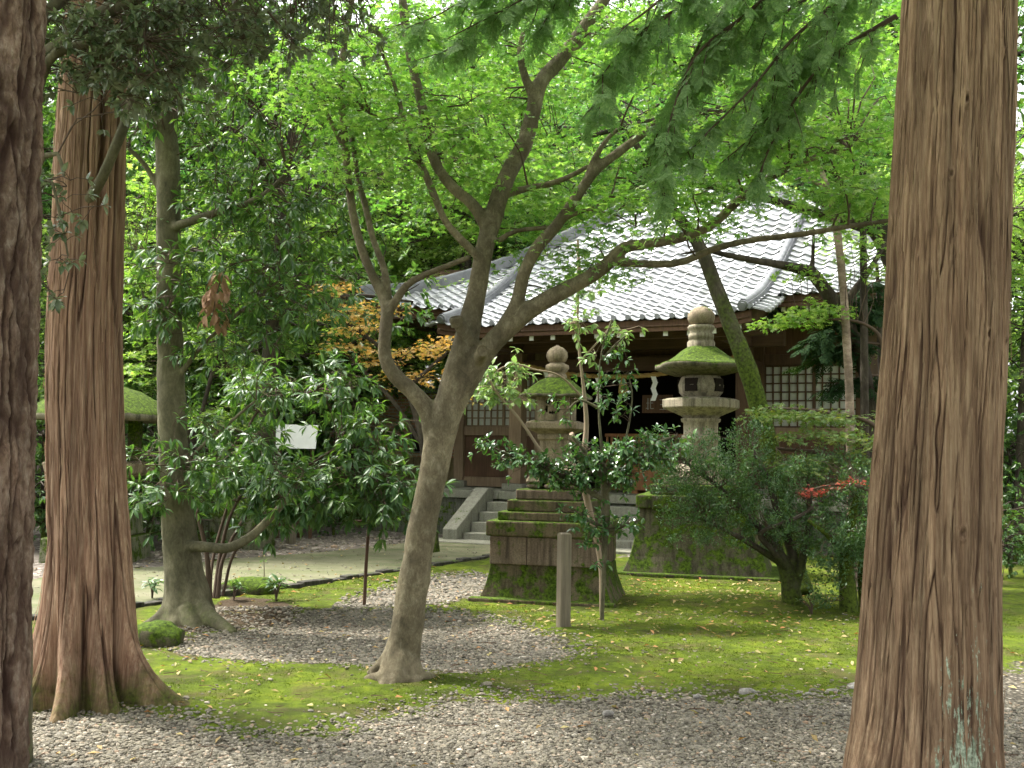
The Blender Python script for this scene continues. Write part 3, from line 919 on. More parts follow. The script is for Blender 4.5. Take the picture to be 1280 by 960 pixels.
# brick wall with a small window left of the hall
bw = empty('brick_wall', HW(-5.05, 4.4, 0), -HA)
tag(bw, 'brick wall with a small dark window left of the hall', 'brick wall')
t = NT('brown_brick')
br = t.n('TexBrick', {'Vector': t.coord(which='Object'), 'Scale': 1.0, 'Mortar Size': .012, 'Brick Width': .22, 'Row Height': .075,
                      'Color1': (.40, .20, .13, 1), 'Color2': (.50, .29, .20, 1), 'Mortar': (.45, .40, .33, 1)})
tc = t.n('TexCoord'); sx = t.n('SeparateXYZ', {0: tc.outputs['Object']})
cb = t.n('CombineXYZ', {0: sx.outputs[0], 1: sx.outputs[2], 2: 0.0}); t.t.links.new(cb.outputs[0], br.inputs['Vector'])
M['brick'] = t.done(br.outputs['Color'], .9, t.bump(br.outputs['Fac'], .4, -.01), .15)
M['plaster'] = mat_stone('tan_plaster', (.22, .17, .09), (.33, .26, .15))
bb = MB()
wx, wz = -.13, 1.58
bb.box(-2.6, wx, 0, .22, 1.45, 2.9); bb.box(wx + .26, 1.8, 0, .22, 1.45, 2.9); bb.box(wx + .001, wx + .259, 0, .22, 1.45, wz); bb.box(wx + .001, wx + .259, 0, .22, wz + .42, 2.9)
bb.obj('brickwork', M['brick'], bw)
bb = MB(); bb.box(-2.65, 1.82, -.05, .26, 0, 1.447); bb.obj('wall_base', M['plaster'], bw, .02)
bb = MB(); bb.box(wx + .001, wx + .259, .12, .14, wz, wz + .42); wn = bb.obj('window', M['dark'], bw)
bb = MB()
for q in ((wx - .04, wx, wz - .04, wz + .46), (wx + .26, wx + .30, wz - .04, wz + .46), (wx + .001, wx + .259, wz - .04, wz), (wx + .001, wx + .259, wz + .42, wz + .46)):
    bb.box(q[0], q[1], -.02, .115, q[2], q[3])
bb.obj('window_frame', M['ridge'], wn)
bb = MB(); bb.prism([(-.2, 2.9), (.11, 3.1), (.42, 2.9)], 0, -2.7, 1.84); bb.obj('wall_coping', M['ridge'], bw, .02)
# ------------------------------------------------------------------ stone lanterns
def kasa(prof, under, n=64, sq=8.0, lift=.0, wob=.02, seed=1, rot=0.0):
    """lantern roof: prof = (half width, z) from the top down to the brim, under = the same back up; sq: how square"""
    th = np.linspace(0, 2 * pi, n, endpoint=False)
    s = (np.abs(np.cos(th)) ** sq + np.abs(np.sin(th)) ** sq) ** (-1 / sq)
    corner = (s - 1) / (2 ** .5 - 1)
    pr = np.array(list(prof) + list(under), float)
    w = pr[:, 0][:, None] * s[None]
    wm = pr[:, 0].max()
    z = pr[:, 1][:, None] + lift * np.clip(corner, 0, 1)[None] ** 2 * (pr[:, 0][:, None] / wm) ** 3
    ns = fbm(np.cos(th)[None] * 2 * w, np.sin(th)[None] * 2 * w + seed, z * 4, 4, seed)
    w = w * (1 + wob * ns); z = z + wob * .8 * ns * (pr[:, 0][:, None] > .02)
    return np.stack([w * np.cos(th + rot), w * np.sin(th + rot), z], -1)


def smooth_obj(o, lv=1):
    m = o.modifiers.new('sub', 'SUBSURF'); m.levels = lv; m.render_levels = lv
    return o


# ---- tan lantern on its stepped, flaring pedestal (D ~ 12)
LA = empty('stone_lantern', (.50, 12.02, 0), radians(-14))
tag(LA, 'tan stone lantern with mossy roof on a stepped flaring stone pedestal', 'stone lantern')
m = M['lan_a']
b = MB()
prof = [(.0, 1.60)]
zz = [(-.05, .73), (.02, .72), (.10, .685), (.20, .65), (.30, .625), (.40, .612)]
b2 = MB()
th = 4
for k in range(len(zz) - 1):
    pass
V = []
for (z, w) in zz:
    V.append([(-w, -w * .62 - .08, z), (w, -w * .62 - .08, z), (w, w * .62 + .08, z), (-w, w * .62 + .08, z)])
b2.grid(np.array(V), 0, False, wrap=True); b2.add(V[-1], [(0, 1, 2, 3)]); b2.obj('pedestal_flare', M['lan_aflare'], LA, .01)
b2 = MB()
for (a0, a1) in ((-.607, -.20), (-.195, .21), (.215, .607)):
    b2.box(a0, a1, -.515, .515, .402, .70)
b2.obj('pedestal_block', M['lan_ared'], LA, .012)
b2 = MB(); b2.box(-.80, .76, -.66, -.52, -.1, .055); b2.obj('ground_slab', M['lan_amoss'], LA, .015)
b2 = MB(); b2.box(-.645, .645, -.55, .55, .702, .865); b2.obj('pedestal_slab', M['lan_amoss'], LA, .018)
b2 = MB(); b2.box(-.54, .54, -.46, .46, .867, .96); b2.obj('pedestal_step', M['lan_amoss'], LA, .015)
b2 = MB(); b2.box(-.45, .45, -.41, .41, .962, 1.085); b2.obj('pedestal_step', M['lan_amoss'], LA, .015)
b2 = MB(); b2.box(-.37, .37, -.35, .35, 1.087, 1.20); b2.obj('pedestal_step', M['lan_ared'], LA, .02)
# carved feet and apron
b2 = MB(); b2.frustum(1.275, .56, 1.335, .52)
b2.obj('foot_table', m, LA, .015)
for (x, y) in ((-.20, -.20), (.20, -.20), (.20, .20), (-.20, .20), (0, -.23), (0, .23), (-.23, 0), (.23, 0)):
    b2 = MB(); b2.lathe([(.035, 1.202), (.075, 1.215), (.085, 1.24), (.06, 1.262), (.05, 1.274)], 12, c=(x, y)); b2.obj('carved_foot', M['lan_ared'], LA)
def sqlathe(name, prof, mt, par, bev=.012, n=4, rot=pi / 4, k=2 ** .5):
    q = MB(); q.lathe([(r * k, z) for r, z in prof], n, 0, False, rot); return q.obj(name, mt, par, bev)
sqlathe('base_stone', [(.25, 1.337), (.25, 1.38), (.20, 1.47), (.18, 1.49)], m, LA)
sqlathe('shaft', [(.165, 1.492), (.155, 1.60), (.155, 1.74), (.175, 1.745), (.175, 1.80)], m, LA)
sqlathe('platform', [(.17, 1.802), (.19, 1.82), (.285, 1.86), (.285, 1.93), (.22, 1.955)], m, LA)
fb = MB(); fb.box(-.19, .19, -.13, .19, 1.957, 2.215); fire = fb.obj('fire_box', m, LA, .01)
# front plate with the pierced five-petal pattern
N = 44
gx = np.linspace(-.19, .19, N + 1); gz_ = np.linspace(1.957, 2.215, int(N * .7) + 1)
cx = (gx[:-1] + gx[1:]) / 2; cz = (gz_[:-1] + gz_[1:]) / 2
CX, CZ = np.meshgrid(cx, cz); hole = np.zeros(CX.shape, bool)
for (x, z, rx, rz_) in ((-.052, 2.155, .026, .030), (.052, 2.155, .026, .030), (-.066, 2.075, .017, .040), (.066, 2.075, .017, .040), (-.03, 2.04, .016, .012), (.03, 2.04, .016, .012), (0, 2.035, .014, .022)):
    hole |= ((CX - x) / rx) ** 2 + ((CZ - z) / rz_) ** 2 < 1
Xg, Zg = np.meshgrid(gx, gz_)
q = MB(); q.grid(np.stack([Xg, np.full(Xg.shape, -.19), Zg], -1), 0, False, mask=~hole)
pf = q.obj('pierced_front', m, fire); sm2 = pf.modifiers.new('solid', 'SOLIDIFY'); sm2.thickness = .035; sm2.offset = 1
q = MB(); q.box(-.185, .185, -.136, -.131, 1.96, 2.21); q.obj('hollow_shade_sheet', M['dark'], fire)  # near-black sheet: the hollow's shade put into colour behind the piercing
k_ = MB(); V = kasa([(.015, 2.435), (.09, 2.428), (.17, 2.40), (.24, 2.355), (.30, 2.30), (.345, 2.25), (.375, 2.225)], [(.375, 2.205), (.30, 2.20), (.20, 2.215), (.02, 2.216)], sq=5, lift=.05, wob=.05, seed=3)
k_.grid(V, 0, True, wrap=True); k_.obj('lantern_roof', M['roof_moss'], LA)
j = MB(); j.lathe([(.10, 2.415), (.115, 2.44), (.10, 2.475), (.085, 2.48), (.11, 2.50), (.135, 2.54), (.13, 2.575), (.09, 2.59), (.085, 2.60)], 20, wob=.05)
j.obj('lotus_collar', m, LA)
j = MB(); j.lathe([(.05, 2.592), (.10, 2.615), (.122, 2.67), (.115, 2.72), (.075, 2.765), (.03, 2.785), (.012, 2.80)], 20); j.obj('jewel', m, LA)

# ---- taller pale lantern, right (D ~ 15)
LB = empty('stone_lantern', (2.62, 14.95, 0), radians(-14))
tag(LB, 'taller pale stone lantern rising behind the bush on a dark mossy pedestal', 'stone lantern')
m = M['lan_b']
V = []
for (z, w) in [(-.1, .98), (.03, .96), (.25, .87), (.55, .80), (.88, .76)]:
    V.append([(-w, -w * .85, z), (w, -w * .85, z), (w, w * .85, z), (-w, w * .85, z)])
q = MB(); q.grid(np.array(V), 0, False, wrap=True); q.add(V[-1], [(0, 1, 2, 3)]); q.obj('pedestal_flare', M['lan_bped'], LB, .015)
q = MB(); q.box(-1.06, 1.06, -.93, .93, -.1, .05); q.obj('ground_slab', M['lan_bped'], LB, .015)
q = MB(); q.box(-.80, .80, -.72, .72, .882, 1.06); q.obj('pedestal_slab', M['lan_bped'], LB, .02)
q = MB(); q.box(-.62, .62, -.6, .6, 1.062, 1.2); q.obj('pedestal_step', M['lan_bped'], LB, .02)
q = MB(); q.box(-.48, .48, -.48, .48, 1.202, 1.32); q.obj('pedestal_step', m, LB, .02)
q = MB(); q.lathe([(.40, 1.322), (.40, 1.38), (.33, 1.46), (.30, 1.48)], 6, 0, False, .3); q.obj('base_stone', m, LB, .015)
q = MB(); q.lathe([(.27, 1.482), (.245, 1.6), (.235, 1.78), (.27, 1.80), (.27, 1.86), (.235, 1.88), (.24, 2.04), (.27, 2.06), (.275, 2.10)], 24); q.obj('shaft', m, LB)
q = MB(); q.lathe([(.24, 2.102), (.28, 2.14), (.50, 2.235), (.53, 2.25), (.53, 2.36), (.46, 2.38), (.30, 2.40)], 6, 0, False, .12); q.obj('platform', m, LB, .012)
q = MB(); q.lathe([(.25, 2.402), (.30, 2.46), (.315, 2.56), (.28, 2.66), (.26, 2.695)], 24, 0, True); fb = q.obj('fire_box', m, LB)
for a in (-1.95, -.55, -3.2):
    q = MB(); c_, s_ = cos(a), sin(a)
    pts = [(-.09, 2.47), (.09, 2.47), (.09, 2.65), (-.09, 2.65)]
    v = [(c_ * r - s_ * p[0], s_ * r + c_ * p[0], p[1]) for r in (.20, .312) for p in pts]
    q.add(v, [(3, 2, 1, 0), (4, 5, 6, 7), (0, 1, 5, 4), (1, 2, 6, 5), (2, 3, 7, 6), (3, 0, 4, 7)]); q.obj('opening_shade', M['dark'], fb)  # near-black blocks in the solid box paint the shade of its openings
k_ = MB(); V = kasa([(.02, 3.108), (.18, 3.10), (.26, 3.05), (.34, 2.985), (.44, 2.915), (.54, 2.865), (.60, 2.85)], [(.605, 2.79), (.50, 2.745), (.34, 2.70), (.02, 2.70)], sq=3.2, lift=.05, wob=.04, seed=9, rot=.35)
k_.grid(V, 0, True, wrap=True); k_.obj('lantern_roof', M['roof_moss'], LB)
j = MB(); j.lathe([(.19, 3.09), (.19, 3.16), (.165, 3.20), (.175, 3.205), (.175, 3.27), (.15, 3.30), (.18, 3.34), (.19, 3.37), (.17, 3.40), (.10, 3.405)], 20); j.obj('ringed_collar', m, LB)
j = MB(); j.lathe([(.12, 3.40), (.17, 3.43), (.19, 3.50), (.185, 3.56), (.13, 3.63), (.05, 3.665), (.015, 3.67)], 20); j.obj('jewel', M['lan_a'], LB)

# ---- broad mossy lantern behind the left cedar (D ~ 15)
LC = empty('stone_lantern', (-5.76, 15.2, 0), .0)
tag(LC, 'broad old stone lantern with a domed mossy cap, half hidden behind a cedar trunk', 'stone lantern')
m = M['lan_bped']
q = MB(); q.frustum(-.1, 1.15, .35, 1.12); q.obj('pedestal_block', M['rock_moss'], LC, .03)
q = MB(); q.frustum(.352, .98, .68, .92); q.obj('pedestal_step', M['rock_moss'], LC, .03)
q = MB(); q.lathe([(.35, .682), (.26, .8), (.25, 1.05), (.33, 1.14)], 16); q.obj('shaft', m, LC)
q = MB(); q.lathe([(.45, 1.142), (.72, 1.22), (.76, 1.36), (.66, 1.38)], 6, 0, False, .4); q.obj('platform', M['lan_a'], LC, .02)
for k in range(4):
    a = k * pi / 2 + pi / 4; q = MB()
    q.box(.5 * cos(a) - .08, .5 * cos(a) + .08, .5 * sin(a) - .08, .5 * sin(a) + .08, 1.382, 2.0)
    q.obj('fire_box_post', m, LC, .01)
k_ = MB(); V = kasa([(.02, 2.46), (.25, 2.44), (.5, 2.36), (.75, 2.22), (.92, 2.08), (1.0, 2.02)], [(1.0, 1.95), (.85, 1.94), (.4, 1.98), (.02, 1.98)], sq=2.4, lift=.02, wob=.04, seed=19)
k_.grid(V, 0, True, wrap=True); k_.obj('lantern_roof', M['roof_moss'], LC)

# ------------------------------------------------------------------ posts, rocks, board, cable
g = G(704, 787)
q = MB(); q.prism([(-.052, -.052), (.052, -.052), (.052, .052), (-.052, .052)], 2, -.15, .862); q.frustum(.862, .104, .872, .08)
o = q.obj('wooden_post', M['wood_post'], bevel=.006, loc=g, rz=.35); tag(o, 'short square weathered wooden post standing in the moss before the lantern', 'post')
g = G(455, 755)
st_ = empty('stake', g); tag(st_, 'thin dark stake with a small crosspiece, left of the leaning maple', 'stake')
q = MB(); q.tube([(0, 0, -.1), (.012, 0, .4), (.03, 0, .84)], [.019, .018, .017], 8); q.obj('stake_post', M['wood_dark'], st_)
q = MB(); q.box(-.13, .17, -.02, .02, .842, .866); q.obj('crosspiece', M['wood_dark'], st_, .004)
g = G(363, 682)
q = MB(); q.tube([(0, 0, -.1), (.01, 0, .5), (.0, 0, 1.1)], [.085, .08, .075], 10, wob=.15); o = q.obj('wooden_post', M['wood_post'], loc=g); tag(o, 'round brown wooden post beyond the path among the dark shrubs', 'post')


def rock(name, loc, sx, sy, sz, seed, mt, label, cat='rock', group=None):
    n1, n2 = 26, 14
    th = np.linspace(0, 2 * pi, n1, endpoint=False); ph = np.linspace(-.5 * pi, .5 * pi, n2)
    T_, Pp = np.meshgrid(th, ph)
    d = np.stack([np.cos(T_) * np.cos(Pp), np.sin(T_) * np.cos(Pp), np.sin(Pp)], -1)
    r = 1 + .28 * fbm(d[..., 0] * 1.4 + seed, d[..., 1] * 1.4, d[..., 2] * 1.4, 4, seed)
    d = np.sign(d) * np.abs(d) ** .8
    q = MB(); q.grid(d * r[..., None] * np.array([sx, sy, sz]), 0, True, wrap=True)
    o = q.obj(name, mt, loc=loc); tag(o, label, cat, group); return o


rock('rock', G(935, 869) + [0, 0, .01], .062, .05, .035, 3, M['rock'], 'small pale rounded stone at the edge of moss and gravel')
rock('rock', G(196, 806) + [0, 0, .06], .20, .17, .12, 5, M['lan_bped'], 'dark mossy stone block beside the left cedar roots')
rock('rock', G(282, 690) + [0, .5, .32], .58, .45, .62, 8, M['rock_moss'], 'large pale mossy boulder standing beyond the path', 'boulder')
rock('rock', G(1072, 862) + [0, 0, .01], .07, .06, .035, 13, M['rock'], 'dull small stone in the moss edge beside the right cedar')
for i, (x, y, s) in enumerate(((1040, 866, .04), (1010, 869, .03), (760, 893, .035), (872, 872, .03), (735, 875, .02))):
    rock('pebble', G(x, y) + [0, 0, .005], s, s * .8, s * .5, 20 + i, M['rock'], 'small stone lying along the edge between moss and front gravel', 'stone', 'edge stones')
g = G(310, 742)
rock('stump_mound', g + [0, .05, .05], .32, .2, .13, 31, M['lan_bped'], 'low mossy rotten stump beside the second tree roots', 'stump')

# fallen log frame in the dark beyond the path
g = G(335, 672)
lg = MB()
lg.tube([(-.75, 0, .34), (.1, .1, .30), (.8, .05, .26)], [.07, .085, .06], 10, res=.15, wob=.2); lg.tube([(-.6, .1, -.05), (-.62, .05, .33)], [.06, .05], 8); lg.tube([(.55, .1, -.05), (.55, .05, .27)], [.06, .05], 8)
o = lg.obj('log_bench', M['wood_dark'], loc=g); tag(o, 'dark log bench in deep shade beyond the path', 'bench')

# white board
g = P(369, 560, 19.0)
wb = empty('notice_board', (g[0], g[1], 0)); tag(wb, 'bright white board on two posts seen through the shrub leaves', 'board')
q = MB(); q.prism([(-.14, 1.60), (-.10, 1.60), (.10, 2.02), (.06, 2.02)], 0, -.40, .38); q.obj('board_panel', M['white_paint'], wb, .005)
for x in (-.3, .28):
    q = MB(); q.box(x - .03, x + .03, .105, .16, -.1, 1.98); q.obj('post', M['wood_dark'], wb)
# overhead cable into the hall's eave
p0, p1 = P(-60, 316, 18.0), P(480, 329, 19.6)
q = MB(); tt = np.linspace(0, 1, 24)[:, None]; pts = p0 + (p1 - p0) * tt; pts[:, 2] -= (.10 * np.sin(tt * pi))[:, 0]
q.tube(pts, np.full(24, .012), 6); o = q.obj('overhead_cable', M['cable']); tag(o, 'thin pale overhead cable running to the hall eave', 'cable')

# ------------------------------------------------------------------ trunks
def rr(px_, d):
    return px_ * d / F


def pxtube(mb, pts, n=12, res=.06, wob=.08, mat=0, cap=True):
    """pts: (px, py, depth, radius in px)"""
    mb.tube([P(a, c, d) for a, c, d, r in pts], [rr(r, d) for a, c, d, r in pts], n, mat, True, res, wob, cap)
    return mb


def bark_trunk(name, axis, D, mt, parent, loc, nth=300, dz=.012, strips=34, depth=.016, seed=1, flare=None, notch=(), kind='strip', zmax=None, zmin=-.15, lichen=None, fine=1.0, knots=()):
    """near vertical trunk; axis: (py, centre px, half width px) from bottom to top at depth D; bark is real relief"""
    pts = np.array([P(c, y, D) for y, c, h in axis]); R = np.array([rr(h, D) for y, c, h in axis])
    o = np.argsort(pts[:, 2]); pts, R = pts[o], R[o]
    z = np.arange(max(zmin, -.3), zmax or pts[-1, 2], dz)
    cx = np.interp(z, pts[:, 2], pts[:, 0]); rad = np.interp(z, pts[:, 2], R)
    k = np.ones(41) / 41
    def sm_(a):
        return np.convolve(np.pad(a, 20, mode='edge'), k, 'valid')
    cx, rad = sm_(cx), sm_(rad)
    cx += .012 * vnoise(z * .9, 0, 0, seed); 
    th = np.linspace(0, 2 * pi, nth, endpoint=False)
    T_, Zg = np.meshgrid(th, z); ct, st2_ = np.cos(T_), np.sin(T_)
    Rg = rad[:, None] * np.ones(nth)
    Rg = Rg * (1 + .035 * fbm(ct * 1.3, st2_ * 1.3, Zg * .5, 3, seed + 3))
    if flare:
        for (a, w, amp, h) in flare:
            da = np.angle(np.exp(1j * (T_ - a + .10 * np.sin(Zg * 3 + a))))
            Rg = Rg + amp * np.exp(-(da / w) ** 2) * np.exp(-np.maximum(Zg, 0) / h)
    for (a, w, amp, z0, z1) in notch:
        da = np.angle(np.exp(1j * (T_ - a - .12 * fbm(Zg * .8, 0, 0, 2, seed + 8))))
        e = np.clip((Zg - z0) / .4, 0, 1) * np.clip((z1 - Zg) / .5, 0, 1)
        Rg = Rg - amp * np.exp(-(da / w) ** 2) * e
    circ = rad.mean()
    if kind == 'strip':
        wx = .35 * fbm(ct * 3, st2_ * 3, Zg * 1.7, 3, seed + 11)
        f = strips / (2 * pi)
        a1 = vnoise((ct + wx * .16) * f, (st2_ + wx * .16) * f, Zg * .62, seed + 21)
        a2 = vnoise((ct + wx * .2) * f * 2.3, (st2_ + wx * .2) * f * 2.3, Zg * 1.3, seed + 22)
        a3 = fbm(ct * f * 4, st2_ * f * 4, Zg * 2.6, 3, seed + 23)
        gr = np.exp(-(a1 / .085) ** 2); gr2 = np.exp(-(a2 / .11) ** 2)
        gr2 = gr2 * fine
        disp = -depth * 1.25 * gr - depth * .6 * gr2 + depth * .6 * a3 + depth * .5 * vnoise(ct * f * .6, st2_ * f * .6, Zg * .6, seed + 25)
        groove = np.clip(gr * .8 + gr2 * .4, 0, 1)
    else:
        u_ = T_ * circ * 6.5; wz = .35 * fbm(ct * 3, st2_ * 3, Zg * 3, 3, seed + 2)
        d1, dd, cid = worley(u_ * 1.5 + wz, Zg * 1.9 + wz * 1.4, seed)
        _, dd2, _ = worley(u_ * 2.6 + wz * 2, Zg * 9 + wz, seed + 4)
        gr = np.exp(-(dd / .14) ** 2)
        v1 = np.exp(-(vnoise((ct + wz * .3) * 3.2, (st2_ + wz * .3) * 3.2, Zg * .9, seed + 31) / .10) ** 2)
        disp = -depth * 1.1 * gr - depth * 1.9 * v1 + depth * .8 * (cid - .5) - depth * .35 * np.exp(-(dd2 / .12) ** 2) + depth * .95 * fbm(ct * 14, st2_ * 14, Zg * 20, 4, seed + 5)
        groove = np.clip(.8 * gr + v1, 0, 1)
    for (a, zk, sk, amp) in knots:      # branch knots: a rim round a hollow
        dk = np.hypot(np.angle(np.exp(1j * (T_ - a))) * circ, (Zg - zk) * .7) / sk
        Rg = Rg + amp * (np.exp(-((dk - 1) / .45) ** 2) - 1.6 * np.exp(-(dk / .6) ** 2))
        disp = disp * (1 - .7 * np.exp(-(dk / 1.3) ** 2)); groove = np.maximum(groove, .9 * np.exp(-(dk / .6) ** 2))
    Rg = Rg + disp
    V = np.stack([cx[:, None] + Rg * ct - loc[0], D - loc[1] + Rg * st2_, Zg - loc[2]], -1)
    mb = MB(); mb.grid(V, 0, True, wrap=True); mb.add(V[-1], [tuple(range(nth))])
    nx = 0
    if kind == 'strip':          # loose, peeling ribbons of bark
        rg = np.random.default_rng(seed)
        for _ in range(260):
            z0 = rg.uniform(z[0] + .3, z[-1] - .8); Lr = rg.uniform(.10, .55); a = rg.uniform(pi, 2 * pi); w = rg.uniform(.004, .011)
            zq = np.linspace(z0, z0 + Lr, 8); iz = np.clip(np.searchsorted(z, zq), 0, len(z) - 1)
            aq = a + .02 * np.sin(zq * 5 + a * 9)
            ia = (aq / (2 * pi) * nth).astype(int) % nth
            rq = Rg[iz, ia]; rq = np.convolve(np.pad(rq, 1, mode='edge'), [.25, .5, .25], 'valid')
            tt_ = np.linspace(0, 1, 8); up_ = rg.random() < .5
            lift_ = .003 + rg.uniform(.003, .016) * ((tt_ if up_ else 1 - tt_) ** 3)
            wd = w * np.sin(np.clip(tt_ * pi, .25, pi - .25))
            P_ = []
            for s_ in (-1, 0, 1):
                r_ = rq + lift_ + (.003 if s_ == 0 else 0); a_ = aq + s_ * wd / rq
                P_.append(np.stack([cx[iz] + r_ * np.cos(a_) - loc[0], D - loc[1] + r_ * np.sin(a_), zq - loc[2]], -1))
            mb.grid(np.stack(P_), 0, True); nx += 24
    ob_ = mb.obj(name, mt, parent)
    vattr(ob_, 'groove', np.concatenate([groove.ravel(), np.zeros(nth + nx)]))
    if lichen is not None:
        l = lichen(T_, Zg); vattr(ob_, 'lichen', np.concatenate([l.ravel(), np.zeros(nth + nx)]))
    return ob_


CED = [(.28, (.10, .058, .034)), (.45, (.19, .122, .072)), (.6, (.27, .19, .115)), (.78, (.38, .295, .19))]
M['cedar_bark'] = mat_bark('cedar_bark', CED, (42, 42, 1.3), 1.5, .8, lichen=True, groove=(.055, .030, .020))
CED2 = [(.28, (.115, .062, .040)), (.45, (.225, .135, .086)), (.6, (.31, .212, .14)), (.78, (.42, .33, .225))]
M['cedar_bark2'] = mat_bark('red_cedar_bark', CED2, (40, 40, 1.2), 1.5, .8, moss=(.75, .9, .10), groove=(.045, .022, .015))
M['pine_bark'] = mat_bark('pine_bark', [(.3, (.055, .034, .023)), (.43, (.125, .080, .055)), (.56, (.19, .135, .098)), (.70, (.29, .235, .18))], (16, 16, 7), 1.8, 1.0, groove=(.05, .028, .02))
M['smooth_bark'] = mat_bark('smooth_green_bark', [(.3, (.060, .055, .032)), (.5, (.105, .097, .058)), (.72, (.17, .155, .10))], (6, 6, 3), 2.0, .6, moss=(1.0, .5, .27))
M['maple_bark'] = mat_bark('maple_bark', [(.3, (.080, .066, .041)), (.46, (.135, .113, .071)), (.56, (.165, .142, .090)), (.68, (.24, .212, .145))], (8, 8, 5), 2.4, 1.0, moss=(1.0, .35, .12))
M['moss_bark'] = mat_bark('mossy_bark', [(.3, (.035, .03, .02)), (.5, (.07, .06, .042)), (.72, (.13, .115, .085))], (7, 7, 3), 2.2, .6, moss=(5.0, .35, .42))
M['dark_bark'] = mat_bark('dark_bark', [(.3, (.03, .024, .018)), (.5, (.055, .045, .034)), (.72, (.10, .085, .065))], (8, 8, 3), 2.0, .6, moss=(1.2, .8, .15))
M['twig'] = mat_plain('twig_bark', (.085, .06, .042), .85, .15)
M['pale_twig'] = mat_plain('pale_twig_bark', (.30, .23, .16), .8, .15)
M['pale_bark'] = mat_bark('pale_bark', [(.3, (.14, .10, .075)), (.5, (.24, .18, .135)), (.72, (.36, .30, .24))], (5, 5, 9), 2.0, .5)

# right cedar
RC = empty('cedar_tree', (*P(1150, 981, 5.42)[:2], 0))
tag(RC, 'big straight cedar trunk with pale green lichen patches, at the right edge', 'cedar tree')
ax = [(1090, 1149, 99), (981, 1150, 96), (960, 1152, 92), (900, 1157, 86), (800, 1163, 82), (700, 1166, 79), (600, 1170, 76.5), (500, 1174, 75), (400, 1180, 73.5), (300, 1183, 72), (200, 1188, 71), (100, 1193, 69.5), (0, 1198, 68), (-150, 1203, 66), (-500, 1215, 60)]
bark_trunk('trunk', ax, 5.42, M['cedar_bark'], RC, RC.location, nth=560, dz=.012, strips=58, depth=.012, seed=4, knots=[(-1.75, 3.35, .022, .010), (-1.95, 2.98, .016, .008), (-1.2, 2.2, .018, .008), (-1.5, 1.25, .02, .007), (-1.0, 3.6, .015, .007)], zmax=6.2, zmin=-.1,
           flare=[(-2.6, .4, .06, .12), (-1.2, .5, .03, .12), (.4, .5, .05, .12)],
           lichen=lambda T_, Z_: np.clip(1.15 - Z_ * .75, 0, 1) * np.exp(-(np.angle(np.exp(1j * (T_ + 1.45))) / .55) ** 2) + .25 * np.exp(-(np.angle(np.exp(1j * (T_ + .7))) / .5) ** 2) * np.clip(1.9 - Z_, 0, 1))
# left cedar
LCD = empty('cedar_tree', (*P(120, 880, 6.81)[:2], 0))
tag(LCD, 'reddish cedar with a deeply grooved trunk and flaring mossy roots, left side', 'cedar tree')
ax = [(905, 116, 62), (880, 116, 60), (850, 116, 57), (800, 114, 55), (740, 112, 51), (680, 110, 49), (600, 107, 47), (500, 107, 46), (400, 107.5, 45.5), (300, 110, 43), (200, 112, 42.5), (100, 118, 40), (0, 124, 36), (-200, 130, 33)]
bark_trunk('trunk', ax, 6.81, M['cedar_bark2'], LCD, LCD.location, nth=520, dz=.012, strips=27, depth=.015, seed=14, fine=.45, zmax=6.4, zmin=-.1,
           flare=[(-.25, .26, .46, .20), (-1.0, .20, .20, .20), (-1.7, .16, .24, .30), (-2.35, .20, .20, .22), (-2.95, .28, .36, .24), (1.2, .4, .2, .25), (2.3, .4, .2, .25)],
           notch=[(-.92, .09, .07, 2.6, 6.5), (-1.35, .10, .09, -.3, .9), (-2.03, .08, .07, -.3, .7), (-.62, .12, .08, -.3, .8), (-2.5, .05, .03, -.3, 2.0), (-1.15, .04, .02, .8, 2.4)])
q = MB(); pxtube(q, [(100, 268, 6.74, 7), (112, 248, 6.62, 6.5), (128, 222, 6.53, 6.5), (148, 175, 6.5, 6.5), (160, 140, 6.55, 6), (166, 100, 6.6, 5)], 10, .05, .1)
for v in q.v: v -= np.array(LCD.location)
q.obj('side_branch', M['smooth_bark'], LCD)
# left pine
PT = empty('pine_tree', (*P(-52, 1095, 4.0)[:2], 0))
tag(PT, 'near pine trunk with thick scaly plated bark cropped by the left edge', 'pine tree')
ax = [(1120, -54, 79), (960, -51, 76), (700, -45, 75), (500, -38, 76), (300, -30, 76), (100, -22, 76), (0, -18, 75), (-150, -12, 74), (-500, 0, 70)]
bark_trunk('trunk', ax, 4.0, M['pine_bark'], PT, PT.location, nth=420, dz=.008, depth=.013, seed=6, kind='plate', zmax=5.0, zmin=-.05)


def limb_tree(name, label, cat, mt, base, tubes, voxel=.014, roots=()):
    """trunk and limbs as one fused, smoothed surface"""
    root = empty(name, (base[0], base[1], 0)); tag(root, label, cat)
    mb = MB()
    for tb in tubes:
        pxtube(mb, tb, 16, .05, .10)
    for (a, L, r, rb) in roots:      # surface roots: angle, reach, thickness, trunk radius
        d_ = np.array([cos(a), sin(a), 0]); b_ = np.array([base[0], base[1], 0]); s_ = np.array([-sin(a), cos(a), 0]) * .06 * sin(a * 7)
        mb.tube([b_ + d_ * rb * .15 + [0, 0, .36], b_ + d_ * rb * .62 + [0, 0, .16], b_ + d_ * (rb + L * .3) + s_ + [0, 0, .045], b_ + d_ * (rb + L * .65) - s_ + [0, 0, .015], b_ + d_ * (rb + L) + [0, 0, -.05]], [r * .9, r * 1.05, r * .8, r * .55, r * .3], 12, 0, True, .04, .15)
    for v in mb.v:
        v -= np.array([base[0], base[1], 0])
    o = mb.obj('trunk', mt, root)
    r = o.modifiers.new('fuse', 'REMESH'); r.mode = 'VOXEL'; r.voxel_size = voxel; r.use_smooth_shade = True
    s = o.modifiers.new('smooth', 'SMOOTH'); s.factor = .5; s.iterations = 4
    return root


